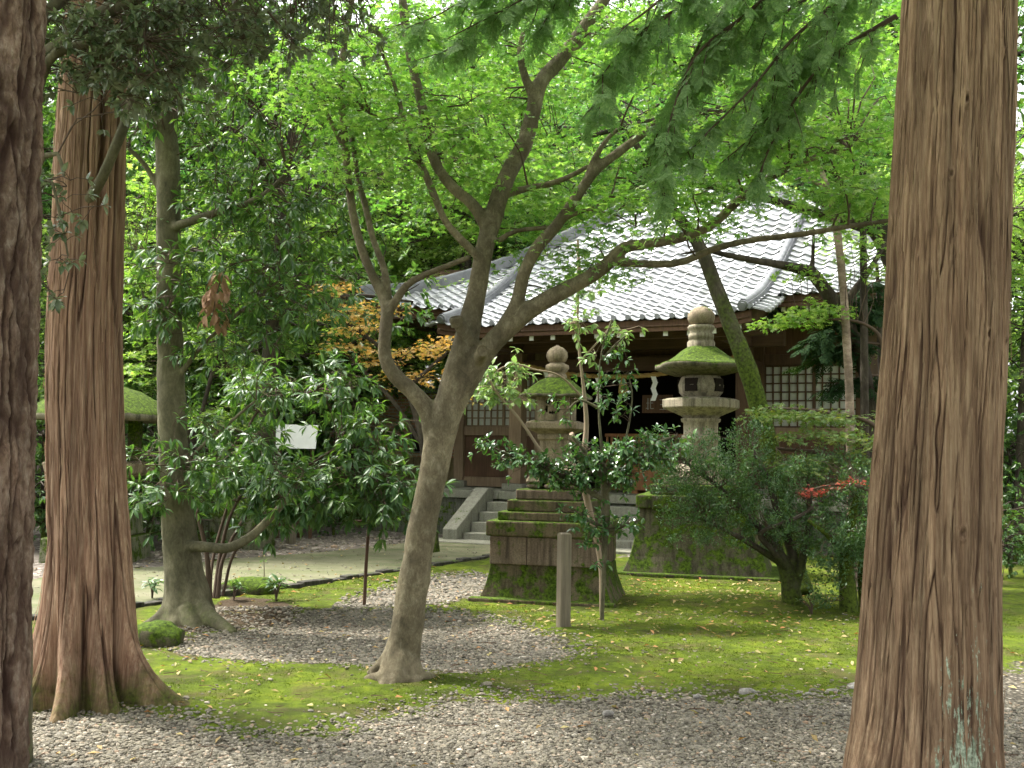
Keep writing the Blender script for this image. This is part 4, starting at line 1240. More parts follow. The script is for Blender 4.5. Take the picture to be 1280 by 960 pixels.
MAPLE = [
    [(498, 872, 7.7, 28.78), (500, 852, 7.7, 23.70), (503, 825, 7.7, 21.16), (514, 750, 7.68, 19.47), (527, 665, 7.65, 18.20), (540, 600, 7.62, 17.35), (553, 535, 7.6, 19.47), (568, 485, 7.6, 19.47), (581, 430, 7.6, 16.08), (595, 370, 7.62, 12.27), (604, 320, 7.65, 11.85), (614, 280, 7.7, 12.27), (632, 225, 7.8, 11.00), (655, 180, 7.9, 11.00), (666, 140, 7.95, 10.16), (676, 103, 8.0, 9.73), (700, 75, 8.1, 9.31), (730, 35, 8.2, 8.46), (755, 0, 8.3, 7.62), (785, -50, 8.4, 5.92)],
    [(499, 800, 7.66, 12.70), (490, 835, 7.58, 11.00), (481, 858, 7.5, 9.31), (470, 872, 7.42, 6.77), (460, 882, 7.36, 3.39)], [(505, 800, 7.68, 13.54), (512, 840, 7.6, 11.00), (518, 860, 7.52, 7.62), (526, 872, 7.42, 5.92), (538, 880, 7.36, 3.39)], [(500, 820, 7.62, 14.39), (495, 850, 7.52, 11.85), (489, 872, 7.44, 9.31), (486, 884, 7.36, 5.92)],
    [(668, 125, 7.95, 6.77), (655, 92, 7.95, 5.24), (651, 60, 7.95, 5.08), (664, 22, 7.95, 5.50), (682, -25, 7.95, 4.23)],
    [(612, 292, 7.68, 8.46), (592, 257, 7.7, 7.62), (562, 230, 7.75, 7.11), (541, 195, 7.8, 6.77), (527, 130, 7.85, 6.43), (511, 60, 7.9, 6.09), (503, 0, 8.0, 5.92), (499, -50, 8.0, 5.92)],
    [(602, 325, 7.6, 5.92), (577, 300, 7.55, 5.50), (556, 275, 7.5, 4.74), (541, 240, 7.5, 5.08), (526, 205, 7.5, 5.08), (513, 180, 7.5, 4.23), (500, 130, 7.5, 3.39), (488, 92, 7.5, 2.94), (470, 50, 7.5, 2.30)],
    [(560, 520, 7.6, 15.24), (590, 465, 7.58, 14.39), (614, 430, 7.55, 13.12), (640, 405, 7.5, 12.70), (665, 386, 7.45, 11.85), (690, 371, 7.42, 11.00), (730, 350, 7.4, 9.31), (758, 331, 7.38, 8.89), (780, 310, 7.36, 8.04), (815, 304, 7.33, 6.77), (855, 296, 7.3, 6.43), (890, 281, 7.28, 6.09), (930, 245, 7.25, 5.50), (965, 221, 7.2, 5.08), (1010, 200, 7.2, 4.23), (1062, 184, 7.2, 3.39)],
    [(768, 326, 7.38, 6.77), (800, 330, 7.34, 5.24), (850, 328, 7.25, 5.08), (890, 312, 7.2, 4.74), (940, 300, 7.1, 4.40), (1000, 293, 7.0, 4.23), (1060, 283, 6.9, 3.89), (1115, 275, 6.8, 3.39), (1170, 266, 6.7, 2.96)],
    [(628, 412, 7.5, 10.16), (645, 380, 7.48, 8.89), (655, 342, 7.46, 8.46), (671, 310, 7.45, 8.04), (695, 283, 7.45, 7.28), (720, 247, 7.45, 6.77), (745, 213, 7.45, 6.35), (780, 185, 7.5, 5.92), (815, 158, 7.55, 5.08), (850, 120, 7.6, 3.81), (880, 60, 7.6, 2.76)],
    [(636, 242, 7.78, 5.50), (660, 235, 7.75, 4.40), (690, 229, 7.7, 4.23), (715, 219, 7.68, 3.55), (737, 207, 7.66, 3.39)],
    [(622, 302, 7.62, 4.23), (645, 289, 7.6, 3.39), (688, 284, 7.5, 3.39)],
    [(708, 272, 7.44, 3.39), (740, 259, 7.4, 2.76), (763, 246, 7.4, 2.39), (770, 222, 7.4, 2.02), (778, 195, 7.4, 1.66)], [(735, 262, 7.4, 2.39), (768, 268, 7.4, 2.02), (795, 283, 7.4, 1.66), (830, 296, 7.4, 1.47)],
    [(735, 222, 7.45, 5.08), (742, 200, 7.45, 4.23), (762, 170, 7.45, 3.39), (775, 160, 7.45, 2.96)],
    [(697, 78, 8.08, 6.77), (745, 40, 8.2, 4.23), (790, 35, 8.3, 3.39), (850, 38, 8.3, 2.76)],
    [(548, 570, 7.62, 14.39), (536, 518, 7.58, 12.70), (516, 490, 7.56, 10.58), (493, 469, 7.55, 9.31), (481, 446, 7.55, 8.46), (482, 412, 7.57, 8.12), (484, 385, 7.6, 8.46), (478, 368, 7.62, 7.28), (465, 343, 7.62, 6.09), (452, 310, 7.64, 5.84), (440, 260, 7.68, 5.58), (431, 180, 7.72, 5.24), (427, 100, 7.78, 5.08), (432, 45, 7.8, 4.57), (446, -30, 7.8, 3.81)],
    [(430, 185, 7.72, 4.23), (416, 157, 7.72, 3.39), (400, 124, 7.72, 2.76), (380, 90, 7.7, 2.21)],
    [(486, 390, 7.6, 6.35), (481, 340, 7.66, 4.91), (467, 300, 7.7, 4.40), (456, 255, 7.75, 4.57), (447, 220, 7.8, 3.89), (440, 170, 7.85, 3.39), (430, 110, 7.9, 2.76)],
    [(487, 388, 7.58, 6.35), (508, 357, 7.52, 5.08), (530, 344, 7.5, 4.40), (560, 332, 7.45, 4.07), (588, 321, 7.4, 3.81)],
    [(588, 432, 7.55, 9.31), (577, 411, 7.5, 8.04), (571, 401, 7.48, 7.19)], [(600, 447, 7.5, 9.31), (604, 439, 7.38, 7.19)],
    [(547, 530, 7.56, 8.46), (537, 570, 7.56, 7.62), (531, 620, 7.58, 5.92)],
    [(462, 142, 7.5, 2.30), (500, 155, 7.5, 2.21), (530, 170, 7.5, 1.84)],
]
MPB = P(500, 850, 7.7)
MAP = limb_tree('maple_tree', 'leaning grey maple with many curved limbs in the middle of the garden', 'maple tree', M['maple_bark'], MPB, MAPLE, roots=[(-2.5, .15, .055, .13), (-1.75, .08, .065, .13), (-1.1, .12, .055, .13), (-.3, .18, .05, .13), (3.0, .16, .05, .13), (1.2, .14, .06, .13)])

# healed wound and sawn stub on the maple's fork
def scar(px, py, d, r, dirn, ring, core, name):
    q = MB(); q.lathe([(r * .98, -.05), (r * 1.12, -.01), (r * 1.08, .012), (r * .86, .018), (r * .72, .004)], 22, 0, True, wob=.18)
    q2 = MB(); q2.lathe([(r * .75, -.03), (r * .6, -.012), (r * .2, -.02)], 16, 0, True)
    rot = Vector(dirn).normalized().to_track_quat('Z', 'Y').to_matrix(); rot = np.array(rot)
    for b_, mt_, nm in ((q, ring, name), (q2, core, 'scar_core')):
        for i_, v in enumerate(b_.v):
            b_.v[i_] = v @ rot.T + P(px, py, d) - np.array(MAP.location)
        b_.obj(nm, mt_, MAP)
scar(603, 438, 7.375, .040, (.12, -1, .1), M['maple_bark'], M['dark'], 'knot_scar')
scar(570, 399, 7.46, .044, (-.2, -.35, 1), M['maple_bark'], M['wood_post'], 'sawn_stub')

T2B = G(235, 780)
TREE2 = [
    [(233, 800, 9.9, 40), (235, 785, 9.9, 38), (234, 762, 9.9, 33), (232, 735, 9.9, 27), (228, 700, 9.9, 23), (222, 640, 9.9, 20), (217, 560, 9.9, 18), (213, 450, 9.9, 16.5), (211, 300, 9.9, 15), (210, 200, 9.9, 15), (207, 160, 9.9, 15), (216, 120, 9.95, 11), (222, 60, 10, 10), (226, 0, 10, 9), (230, -60, 10, 8)],
    [(207, 172, 9.9, 12), (190, 150, 9.85, 10), (172, 122, 9.8, 9), (158, 90, 9.8, 8), (150, 30, 9.8, 7)],
    [(243, 755, 9.85, 16), (262, 772, 9.7, 11), (280, 784, 9.55, 8), (294, 792, 9.45, 5)], [(222, 755, 9.85, 16), (200, 775, 9.8, 10), (178, 786, 9.75, 6)], [(236, 765, 9.75, 16), (243, 790, 9.6, 10), (246, 802, 9.5, 6)],
    [(213, 285, 9.85, 6), (235, 278, 9.75, 5.5), (270, 266, 9.7, 5), (300, 258, 9.6, 4.5), (335, 240, 9.5, 4), (360, 215, 9.5, 3)],
    [(236, 682, 9.8, 7), (262, 684, 9.75, 6.5), (285, 685, 9.7, 6.2), (312, 672, 9.7, 6), (335, 650, 9.7, 5), (355, 628, 9.7, 4), (370, 607, 9.7, 3), (380, 590, 9.7, 1.8)],
    [(207, 250, 9.9, 4), (180, 205, 9.85, 3.5), (160, 185, 9.8, 3)],
    [(220, 600, 9.88, 4), (250, 560, 9.8, 3), (285, 530, 9.75, 2.5), (320, 500, 9.7, 2)], [(216, 480, 9.88, 4), (255, 430, 9.8, 3), (300, 390, 9.8, 2.5), (350, 350, 9.8, 2)],
]
TR2 = limb_tree('evergreen_tree', 'slender greenish smooth-barked evergreen with spreading roots, right of the left cedar', 'tree', M['smooth_bark'], T2B, TREE2, roots=[(-.45, .40, .055, .19), (-1.1, .22, .06, .19), (-1.8, .14, .065, .19), (-2.7, .28, .055, .19)])

LEAN = [[(1006, 742, 12.3, 12.24), (998, 715, 12.4, 10.80), (985, 662, 12.4, 10.80), (968, 582, 12.45, 11.88), (952, 522, 12.5, 11.88), (935, 462, 12.5, 11.88), (915, 410, 12.55, 10.44), (895, 360, 12.6, 9.36), (878, 315, 12.6, 8.64), (855, 280, 12.65, 7.20), (832, 250, 12.7, 6.05), (812, 215, 12.7, 5.18), (795, 180, 12.75, 4.32), (772, 140, 12.8, 3.24), (740, 90, 12.8, 2.16)],
        [(1008, 748, 12.2, 5.76), (1020, 758, 12.1, 3.60)], [(872, 302, 12.6, 3.60), (845, 262, 12.4, 2.16), (800, 262, 12.3, 1.44)]]
LNB = G(1004, 738)
LEA = limb_tree('leaning_tree', 'moss-covered trunk leaning left in front of the hall, behind the bush', 'tree', M['moss_bark'], LNB, LEAN, .02)
DARKT = [[(1102, 742, 13.6, 7.92), (1098, 640, 13.6, 7.26), (1092, 540, 13.6, 7.26), (1080, 460, 13.6, 7.92), (1062, 410, 13.5, 8.58), (1045, 382, 13.4, 9.24), (1026, 355, 13.3, 8.25), (1012, 340, 13.2, 7.92), (980, 332, 13.0, 5.61), (940, 325, 12.9, 4.62), (905, 318, 12.8, 3.96), (880, 313, 12.8, 2.97), (850, 318, 12.8, 1.65)],
         [(1014, 345, 13.2, 4.62), (1016, 320, 13.2, 2.64), (1017, 285, 13.2, 1.98)], [(1050, 385, 13.4, 5.94), (1085, 340, 13.5, 3.96), (1110, 290, 13.6, 2.64), (1125, 200, 13.6, 1.98)]]
DTB = G(1102, 735)
DKT = limb_tree('leaning_tree', 'dark trunk with a heavy limb bending left below the hall roof', 'tree', M['dark_bark'], DTB, DARKT, .02)
# ------------------------------------------------------------------ leaves
OVAL = (np.array([(0, 0, 0), (-.24, .32, .07), (.24, .32, .07), (0, .35, 0), (-.20, .68, .03), (.20, .68, .03), (0, .68, -.03), (0, 1, -.14)]),
        [(0, 2, 3), (0, 3, 1), (3, 2, 5, 6), (3, 6, 4, 1), (6, 5, 7), (6, 7, 4)])
OVAL4 = (np.array([(0, 0, 0), (.25, .48, .07), (0, 1, -.1), (-.25, .48, .07)]), [(0, 1, 2), (0, 2, 3)])
LANCE = (np.array([(0, 0, 0), (-.12, .35, .04), (.12, .35, .04), (0, .4, 0), (-.135, .62, .02), (.135, .62, .02), (0, .65, -.03), (0, 1, -.14)]), OVAL[1])
def _maple(nl, spread):
    v = [(0, .18, 0)]; f = []
    for k in range(nl):
        a = (k - (nl - 1) / 2) * spread; L = .80 - .24 * abs(a) / 1.6
        c_, s_ = sin(a), cos(a)
        w = .13
        v += [(c_ * L * .5 - s_ * w, .18 + s_ * L * .5 + c_ * w, .02), (c_ * L, .18 + s_ * L, -.08), (c_ * L * .5 + s_ * w, .18 + s_ * L * .5 - c_ * w, .02)]
        n = 1 + 3 * k; f.append((0, n + 2, n + 1, n))
    return np.array(v), f
MAPLE5 = _maple(5, .74)
MAPLE3 = _maple(3, .95)
def _frond():
    """flat scale-leaf spray of a cypress: an axis with alternating branchlets that branch again"""
    v = []; f = []
    def blade(p, d, L, w):
        d = np.array(d); s = np.array([-d[1], d[0], 0]); n = len(v)
        q = p + d * L
        v.extend([tuple(p), tuple(p + d * L * .45 + s * w), tuple(q + np.array([0, 0, -.10 * L])), tuple(p + d * L * .45 - s * w)])
        f.append((n, n + 3, n + 2, n + 1))
        return q
    ax = [np.array([0, t, -.16 * t * t]) for t in np.linspace(0, 1, 8)]
    for i in range(7):
        blade(ax[i], (ax[i + 1] - ax[i]) / np.linalg.norm(ax[i + 1] - ax[i]), .20, .022)
        L = .46 * (1 - .75 * (i / 7) ** 1.3) * (.6 + .4 * min(1, i / 2))
        for sg in (-1, 1):
            a = .80 * sg + .1 * math.sin(i * 3 + sg); d = np.array([sin(a), cos(a), -.15])
            p = ax[i] + np.array([0, .05 if sg > 0 else .0, 0])
            blade(p, d, L * .62, .030)
            for t in (.28, .55, .82):
                pp = p + d * L * t
                for s2 in (-1, 1):
                    a2 = a + .6 * s2; d2 = np.array([sin(a2), cos(a2), -.2]); blade(pp, d2, L * .34 * (1.15 - t * .5), .028)
            blade(p + d * L * .6, d, L * .42, .026)
    return np.array(v), np.array(f)
FROND = _frond()


def nrm(a):
    return a / (np.linalg.norm(a, axis=-1, keepdims=True) + 1e-9)


def leaves(mb, tpl, pos, dirn, nor, size, mat=0):
    V, Fc = tpl
    y = nrm(dirn); x = nrm(np.cross(y, nor)); z = np.cross(x, y)
    pos = np.asarray(pos); size = np.broadcast_to(np.asarray(size, float), (len(pos),))
    W = pos[:, None] + size[:, None, None] * (V[None, :, 0, None] * x[:, None] + V[None, :, 1, None] * y[:, None] + V[None, :, 2, None] * z[:, None])
    base = mb.n
    mb.v.append(W.reshape(-1, 3)); mb.n += len(pos) * len(V)
    offs = base + np.arange(len(pos))[:, None, None] * len(V)
    groups = {}
    for f in (Fc if not isinstance(Fc, np.ndarray) else [tuple(r) for r in Fc]):
        groups.setdefault(len(f), []).append(f)
    for g in groups.values():
        mb.f.append((np.array(g)[None] + offs).reshape(-1, len(g[0]))); mb.m.append(mat); mb.sm.append(False)


def R_(n, s=1.0):
    return rng.normal(0, s, (n, 3))


def spray(c, R, n, tilt=None, droop=.18, th=.035, flat=.3):
    """flat, slightly drooping sheet of maple leaves around c"""
    r = R * np.sqrt(rng.random(n)); a = rng.uniform(0, 2 * pi, n)
    el = rng.uniform(.55, 1.0); ph = rng.uniform(0, pi)
    lx, ly = r * np.cos(a), r * np.sin(a) * el
    x = lx * cos(ph) - ly * sin(ph); y = lx * sin(ph) + ly * cos(ph)
    z = -droop * r * r / R + rng.normal(0, th, n)
    t = rng.normal(0, .14, 2) if tilt is None else tilt
    z = z + x * t[0] + y * t[1]
    p = np.array(c) + np.stack([x, y, z], -1)
    d = np.stack([x, y, np.full(n, -.25 * R)], -1) / R + R_(n, .5)
    nn = np.array([0, 0, 1.0]) + R_(n, flat)
    return p, d, nn


def whorl(c, axis, n, L, droop=.5, open_=.9):
    """a rosette of leaves at a twig's end"""
    a = nrm(np.array(axis, float)); h = np.array([0, 0, 1.0]) if abs(a[2]) < .9 else np.array([1.0, 0, 0])
    u = nrm(np.cross(a, h)); w = np.cross(a, u)
    th = np.linspace(0, 2 * pi, n, endpoint=False) + rng.uniform(0, 6) + rng.normal(0, .25, n)
    o = open_ * rng.uniform(.7, 1.15, n)
    d = np.cos(o)[:, None] * a + np.sin(o)[:, None] * (np.cos(th)[:, None] * u + np.sin(th)[:, None] * w)
    d = d + np.array([0, 0, -droop]) * rng.uniform(.5, 1.4, (n, 1))
    p = np.array(c) - a * rng.uniform(0, .35 * L, (n, 1))
    nn = np.array([0, 0, 1.0]) + a * .4 + R_(n, .25)
    return p, d, nn


def nearest(nodes, c):
    d = np.linalg.norm(nodes - c, axis=1); return nodes[np.argmin(d + .6 * np.maximum(0, nodes[:, 2] - c[2]))]


def twig(mb, a, c, r0, r1, n=4, sag=.08, mat=0):
    a, c = np.array(a), np.array(c); L = np.linalg.norm(c - a)
    if L < .02: return
    m1 = a + (c - a) * .35 + rng.normal(0, .05, 3) * L + [0, 0, sag * L]; m2 = a + (c - a) * .7 + rng.normal(0, .05, 3) * L + [0, 0, sag * L]
    mb.tube([a, m1, m2, c], [r0, r0 * .75, (r0 + r1) / 2, r1], n, mat, True, max(.12, L / 7), 0, False)


def nodes_of(tubes, frm=0):
    out = []
    for tb in tubes[frm:]:
        pts = np.array([P(a, c, d) for a, c, d, r in tb]); rad = np.array([rr(r, d) for a, c, d, r in tb])
        if len(pts) > 2: pts, rad = spline(pts, rad, .1)
        out.append(pts)
    return np.concatenate(out)


def px_centers(spec):
    """spec: list of (px, py, rx, ry, depth, depth half range, count) regions -> points"""
    out = []
    for (cx, cy, rx, ry, d, dd, n) in spec:
        for _ in range(n):
            a = rng.uniform(0, 2 * pi); r = sqrt(rng.random())
            out.append(P(cx + rx * r * cos(a), cy + ry * r * sin(a), d + rng.uniform(-dd, dd)))
    return np.array(out)


def fol(root, name, mb, mats):
    base = np.array(root.location)
    for v in mb.v:
        v -= base
    return mb.obj(name, mats, root)


L_MAPLE = mat_leaf('maple_leaf', (.105, .21, .048), (.18, .295, .07), (.33, .41, .16), .34, .6, .5, (1.2, 1.5, .6))
L_MAPLE_FAR = mat_leaf('bright_maple_leaf', (.13, .235, .045), (.24, .35, .08), (.45, .50, .21), .40, .5, .5, (1.25, 1.5, .6))
L_MAPLE_MID = mat_leaf('mid_green_maple_leaf', (.085, .18, .042), (.15, .265, .062), (.31, .40, .13), .34, .6, .5, (1.15, 1.5, .6))  # mid green leaf colour, between the bright and deep green maples
L_MAPLE_BLUE = mat_leaf('deep_green_maple_leaf', (.060, .155, .048), (.105, .225, .065), (.20, .32, .11), .38, .5, .45, (1.1, 1.4, .7))
L_EVER = mat_leaf('evergreen_leaf', (.036, .088, .028), (.068, .142, .040), (.125, .205, .06), .42, .45, .32)
L_EVER_FAR = mat_leaf('woodland_leaf', (.045, .10, .026), (.085, .165, .042), (.17, .25, .075), .38, .5, .42, (1.3, 1.5, .6))
L_GREY = mat_leaf('greyish_leaf', (.045, .075, .030), (.085, .115, .05), (.16, .18, .10), .4, .5, .18, (1.2, 1.5, .8), back=(.16, .18, .12))
L_CAM = mat_leaf('camellia_leaf', (.036, .098, .034), (.068, .15, .046), (.12, .21, .065), .26, .7, .2)
L_BOX = mat_leaf('small_holly_leaf', (.034, .085, .030), (.065, .132, .045), (.115, .185, .07), .38, .5, .28)
L_HIN = mat_leaf('cypress_spray', (.15, .25, .10), (.20, .31, .13), (.28, .38, .17), .6, .2, .45, (1.0, 1.3, .7))
L_ORANGE = mat_leaf('turning_maple_leaf', (.50, .32, .09), (.60, .43, .19), (.45, .45, .14), .5, .3, .4, (1.4, 1.1, .5))
L_PALE = mat_leaf('pale_sapling_leaf', (.16, .26, .09), (.24, .35, .13), (.34, .40, .16), .4, .5, .4, (1.2, 1.3, .8))
L_SAGE = mat_leaf('sage_maple_leaf', (.10, .17, .055), (.15, .21, .07), (.19, .20, .06), .5, .3, .35)
L_RED = mat_leaf('red_maple_leaf', (.36, .06, .04), (.45, .11, .07), None, .5, .3, .3, (1.4, 1, 1))
L_DEAD = mat_leaf('dead_leaf', (.24, .13, .08), (.36, .22, .15), None, .8, .15, .1, (1, .9, .8))
L_FIR = mat_leaf('dark_fir_spray', (.014, .032, .014), (.022, .048, .018), (.035, .065, .022), .8, .05, .15)

# ---- the leaning maple's crown
nodes = nodes_of(MAPLE, 4)
C_ = px_centers([
    (470, 140, 90, 90, 7.9, .9, 20), (560, 170, 80, 60, 8.2, .8, 18), (420, 70, 70, 70, 7.9, .8, 12), (590, 240, 60, 40, 8.3, .6, 9), (640, 150, 50, 60, 8.6, .6, 8),
    (690, 255, 50, 25, 7.9, .4, 5), (735, 330, 50, 25, 7.8, .4, 4), (680, 340, 25, 30, 7.9, .2, 2), (640, 285, 30, 20, 8.2, .3, 2),
    (930, 130, 120, 80, 7.6, .9, 18), (1000, 190, 110, 50, 7.4, .9, 16), (860, 255, 60, 30, 7.3, .5, 6), (1060, 110, 70, 90, 7.8, .8, 12), (980, 30, 120, 50, 8.0, 1, 14),
    (790, 50, 60, 60, 8.5, .6, 8), (700, 40, 70, 50, 8.3, .6, 8), (545, 60, 70, 60, 8.2, .7, 12), (1050, 250, 60, 30, 7.0, .4, 6), (780, 240, 50, 30, 7.7, .4, 4)])
mb = MB(); tw = MB()
for c in C_:
    R = rng.uniform(.28, .50)
    p, d, n_ = spray(c, R, int(rng.uniform(70, 130) * (R / .4) ** 2))
    leaves(mb, MAPLE5, p, d, n_, rng.uniform(.036, .066, len(p)))
    a = nearest(nodes, c)
    if np.linalg.norm(a - c) < 3.5: twig(tw, a, c, .008, .003)
    for _ in range(3):
        e = c + np.array([rng.normal(0, R * .6), rng.normal(0, R * .6), -.03]); twig(tw, c, e, .003, .0015, 3)
fol(MAP, 'crown', mb, L_MAPLE); fol(MAP, 'twigs', tw, M['twig'])
# the big trees' crowns, high above the picture, shade the garden floor
def high_crown(root, c, rad, n, mat, zr_, lsz=(.16, .30)):
    mb = MB(); br = MB(); c = np.array(c, float)
    for k in range(n):
        a = rng.uniform(0, 2 * pi); r = rad * sqrt(rng.random()); z = rng.uniform(*zr_)
        r *= 1 - .35 * (z - zr_[0]) / (zr_[1] - zr_[0])
        e = np.array([c[0] + r * cos(a), c[1] + r * sin(a), z])
        s0 = np.array([c[0], c[1], z + .3])
        if k % 3 == 0: br.tube([s0, (s0 + e) / 2 + [0, 0, .1], e], [.035, .02, .006], 5, 0, True)
        m_ = 26
        p = e + rng.normal(0, 1, (m_, 3)) * [.38, .38, .16]
        d = nrm(p - s0) + R_(m_, .4) + [0, 0, -.3]
        leaves(mb, OVAL4, p, d, np.array([0, 0, 1.0]) + R_(m_, .35), rng.uniform(lsz[0], lsz[1], m_))
    br.tube([c + [0, 0, zr_[0] - 1.6], c + [0, 0, zr_[1]]], [.2, .05], 10)
    fol(root, 'crown', mb, mat); fol(root, 'limbs', br, M['twig'])
high_crown(RC, (2.45, 5.3, 0), 3.6, 150, L_HIN, (6.4, 10.5))
high_crown(LCD, (-2.5, 6.6, 0), 3.4, 130, L_HIN, (6.9, 11))
high_crown(PT, (-2.5, 3.9, 0), 3.8, 150, L_HIN, (5.6, 9.5))

# ---- second tree and the evergreen shrub limbs
def whorl_mass(root, spec, mat, L0, L1, nodes=None, nl=(6, 9), per=5, tpl=LANCE, droop=.5, spread=.20, name='crown', twm='twig', open_=.95, r0=.006):
    mb = MB(); tw = MB()
    for c in px_centers(spec):
        if nodes is not None and len(nodes):
            a = nearest(nodes, c)
            if np.linalg.norm(a - c) < 1.1: twig(tw, a, c, r0, .003)
        for _ in range(per):
            e = c + rng.normal(0, spread, 3) * [1, 1, .7]
            twig(tw, c, e, .003, .002, 3)
            ax = nrm(e - c) * .8 + [0, 0, .1]
            p, d, n_ = whorl(e, ax, rng.integers(*nl), (L0 + L1) / 2, droop, open_)
            leaves(mb, tpl, p, d, n_, rng.uniform(L0, L1, len(p)))
    fol(root, name, mb, mat)
    if tw.v: fol(root, 'twigs', tw, M[twm])

whorl_mass(TR2, [(200, 120, 70, 60, 9.8, .7, 22), (330, 60, 90, 70, 9.8, .8, 34), (270, 200, 60, 60, 9.8, .6, 14), (390, 130, 50, 80, 10, .6, 18), (330, 290, 80, 60, 9.7, .6, 26), (370, 350, 60, 70, 9.7, .6, 22), (290, 420, 60, 50, 9.8, .5, 14),
                 (190, 330, 35, 80, 9.7, .3, 12), (225, 370, 40, 60, 9.55, .2, 8), (185, 590, 25, 40, 9.7, .25, 5), (240, 570, 36, 60, 9.55, .25, 12), (360, 600, 30, 25, 9.6, .2, 8), (380, 250, 60, 60, 9.8, .6, 16), (190, 620, 30, 40, 9.7, .2, 5)],
           L_EVER, .085, .135, nodes_of(TREE2), per=5, spread=.17)

g = G(272, 738)
SHR = empty('evergreen_shrub', (g[0], g[1], 0)); tag(SHR, 'broad glossy large-leaved evergreen shrub with drooping leaf rosettes left of the maple', 'shrub')
ST = [[(268, 748, 10.6, 3), (276, 690, 10.7, 2.4), (290, 640, 10.8, 2), (320, 590, 10.9, 2)], [(262, 748, 10.5, 4), (258, 690, 10.5, 3), (246, 640, 10.5, 2.5)], [(272, 748, 10.5, 3), (282, 690, 10.6, 2.2), (330, 620, 10.8, 2), (420, 560, 11, 1.6)], [(262, 748, 10.6, 2), (268, 690, 10.8, 2), (298, 590, 11, 1.8), (322, 515, 11.2, 1.6), (395, 488, 11.2, 1.2)], [(254, 746, 10.4, 2.6), (236, 690, 10.4, 2)],
      [(278, 745, 10.6, 2), (300, 680, 10.7, 1.8), (380, 610, 10.8, 1.6), (470, 590, 10.9, 1.4)]]
mb = MB()
for tb in ST: pxtube(mb, tb, 8, .08, .08)
fol(SHR, 'stems', mb, M['twig'])
whorl_mass(SHR, [(325, 495, 40, 22, 11, .5, 14), (400, 485, 60, 20, 11.2, .5, 18), (448, 540, 30, 34, 11, .5, 16), (400, 598, 60, 16, 10.9, .5, 22), (465, 600, 45, 32, 10.8, .4, 28), (400, 620, 70, 20, 10.7, .4, 30), (310, 590, 50, 40, 10.8, .4, 26), (300, 545, 22, 30, 11, .4, 10), (350, 632, 40, 18, 10.6, .2, 12), (492, 625, 26, 26, 11, .4, 12)],
           L_EVER, .10, .16, nodes_of(ST), per=4, spread=.15, droop=.6)
# hanging bunch of dead brown leaves
hd = empty('dead_leaf_bunch', P(272, 345, 9.2)); tag(hd, 'hanging bunch of dried brown leaves on a broken evergreen twig', 'dead leaves')
mb = MB(); c0 = P(275, 338, 9.2)
for k in range(58):
    z = rng.uniform(0, .48); a = rng.uniform(0, 2 * pi); r = .015 + .085 * sin(min(1, z / .3 + .1) * 1.57) * rng.uniform(.4, 1.15)
    p = c0 + [r * cos(a) - .1 * z, r * sin(a), -z]
    leaves(mb, OVAL, [p], np.array([[.5 * cos(a), .5 * sin(a), -1.0]]) + R_(1, .3), np.array([[cos(a), sin(a), .3]]) + R_(1, .3), rng.uniform(.09, .13))
fol(hd, 'leaves', mb, L_DEAD)
mb = MB(); mb.tube([c0 + [.25, .1, .12], c0 + [.05, 0, .02], c0 + [-.02, 0, -.2], c0 + [-.06, 0, -.45]], [.008, .007, .005, .003], 6, 0, True, .08); fol(hd, 'twig', mb, M['twig'])

# ---- near evergreen behind the pine, its limb crossing the top left
NEB = P(8, 560, 5.6)
NE = empty('evergreen_oak', (NEB[0], NEB[1], 0)); tag(NE, 'dark small-leaved evergreen whose mossy limb crosses the top left corner', 'tree')
NET = [[(12, 1000, 5.6, 26), (14, 700, 5.6, 24), (16, 400, 5.6, 22), (18, 150, 5.6, 20), (20, -100, 5.6, 18)], [(18, 175, 5.6, 10), (50, 82, 5.55, 11), (85, 52, 5.5, 11), (115, 25, 5.5, 10), (150, 6, 5.5, 9), (190, -12, 5.5, 8), (260, -40, 5.5, 6)], [(30, 160, 5.6, 8), (62, 75, 5.4, 6), (95, 58, 5.4, 6), (130, 52, 5.4, 4), (180, 50, 5.4, 2.5)],
       [(22, 260, 5.6, 6), (55, 195, 5.5, 4), (72, 192, 5.5, 3), (80, 220, 5.5, 2)], [(22, 330, 5.6, 5), (58, 225, 5.4, 2), (75, 270, 5.4, 1.6), (85, 320, 5.4, 1.2)], [(20, 60, 5.6, 9), (120, -30, 5.7, 7), (300, -60, 5.9, 5), (420, -50, 6, 3)]]
mb = MB()
for tb in NET: pxtube(mb, tb, 12, .05, .10)
fol(NE, 'trunk', mb, M['smooth_bark'])
whorl_mass(NE, [(110, 60, 60, 40, 5.5, .3, 26), (170, 60, 70, 50, 5.6, .4, 40), (250, 40, 70, 50, 5.8, .4, 40), (340, 25, 80, 45, 6.0, .4, 34), (200, 110, 50, 30, 5.7, .3, 12), (130, 110, 40, 30, 5.4, .2, 8), (420, 20, 50, 35, 6.1, .4, 14), (110, 20, 60, 30, 5.6, .3, 14)],
           L_GREY, .035, .062, nodes_of(NET, 1), per=4, nl=(6, 10), tpl=OVAL, spread=.085, droop=.25, open_=1.1, r0=.004)
whorl_mass(NE, [(75, 235, 14, 40, 5.4, .12, 5), (85, 310, 12, 35, 5.4, .1, 4), (70, 330, 14, 60, 5.5, .12, 5), (115, 255, 8, 8, 5.35, .05, 1)], L_GREY, .04, .068, nodes_of(NET[3:5]), per=2, nl=(4, 7), tpl=OVAL, spread=.06, droop=.25, name='low_sprays', open_=1.1, r0=.003)

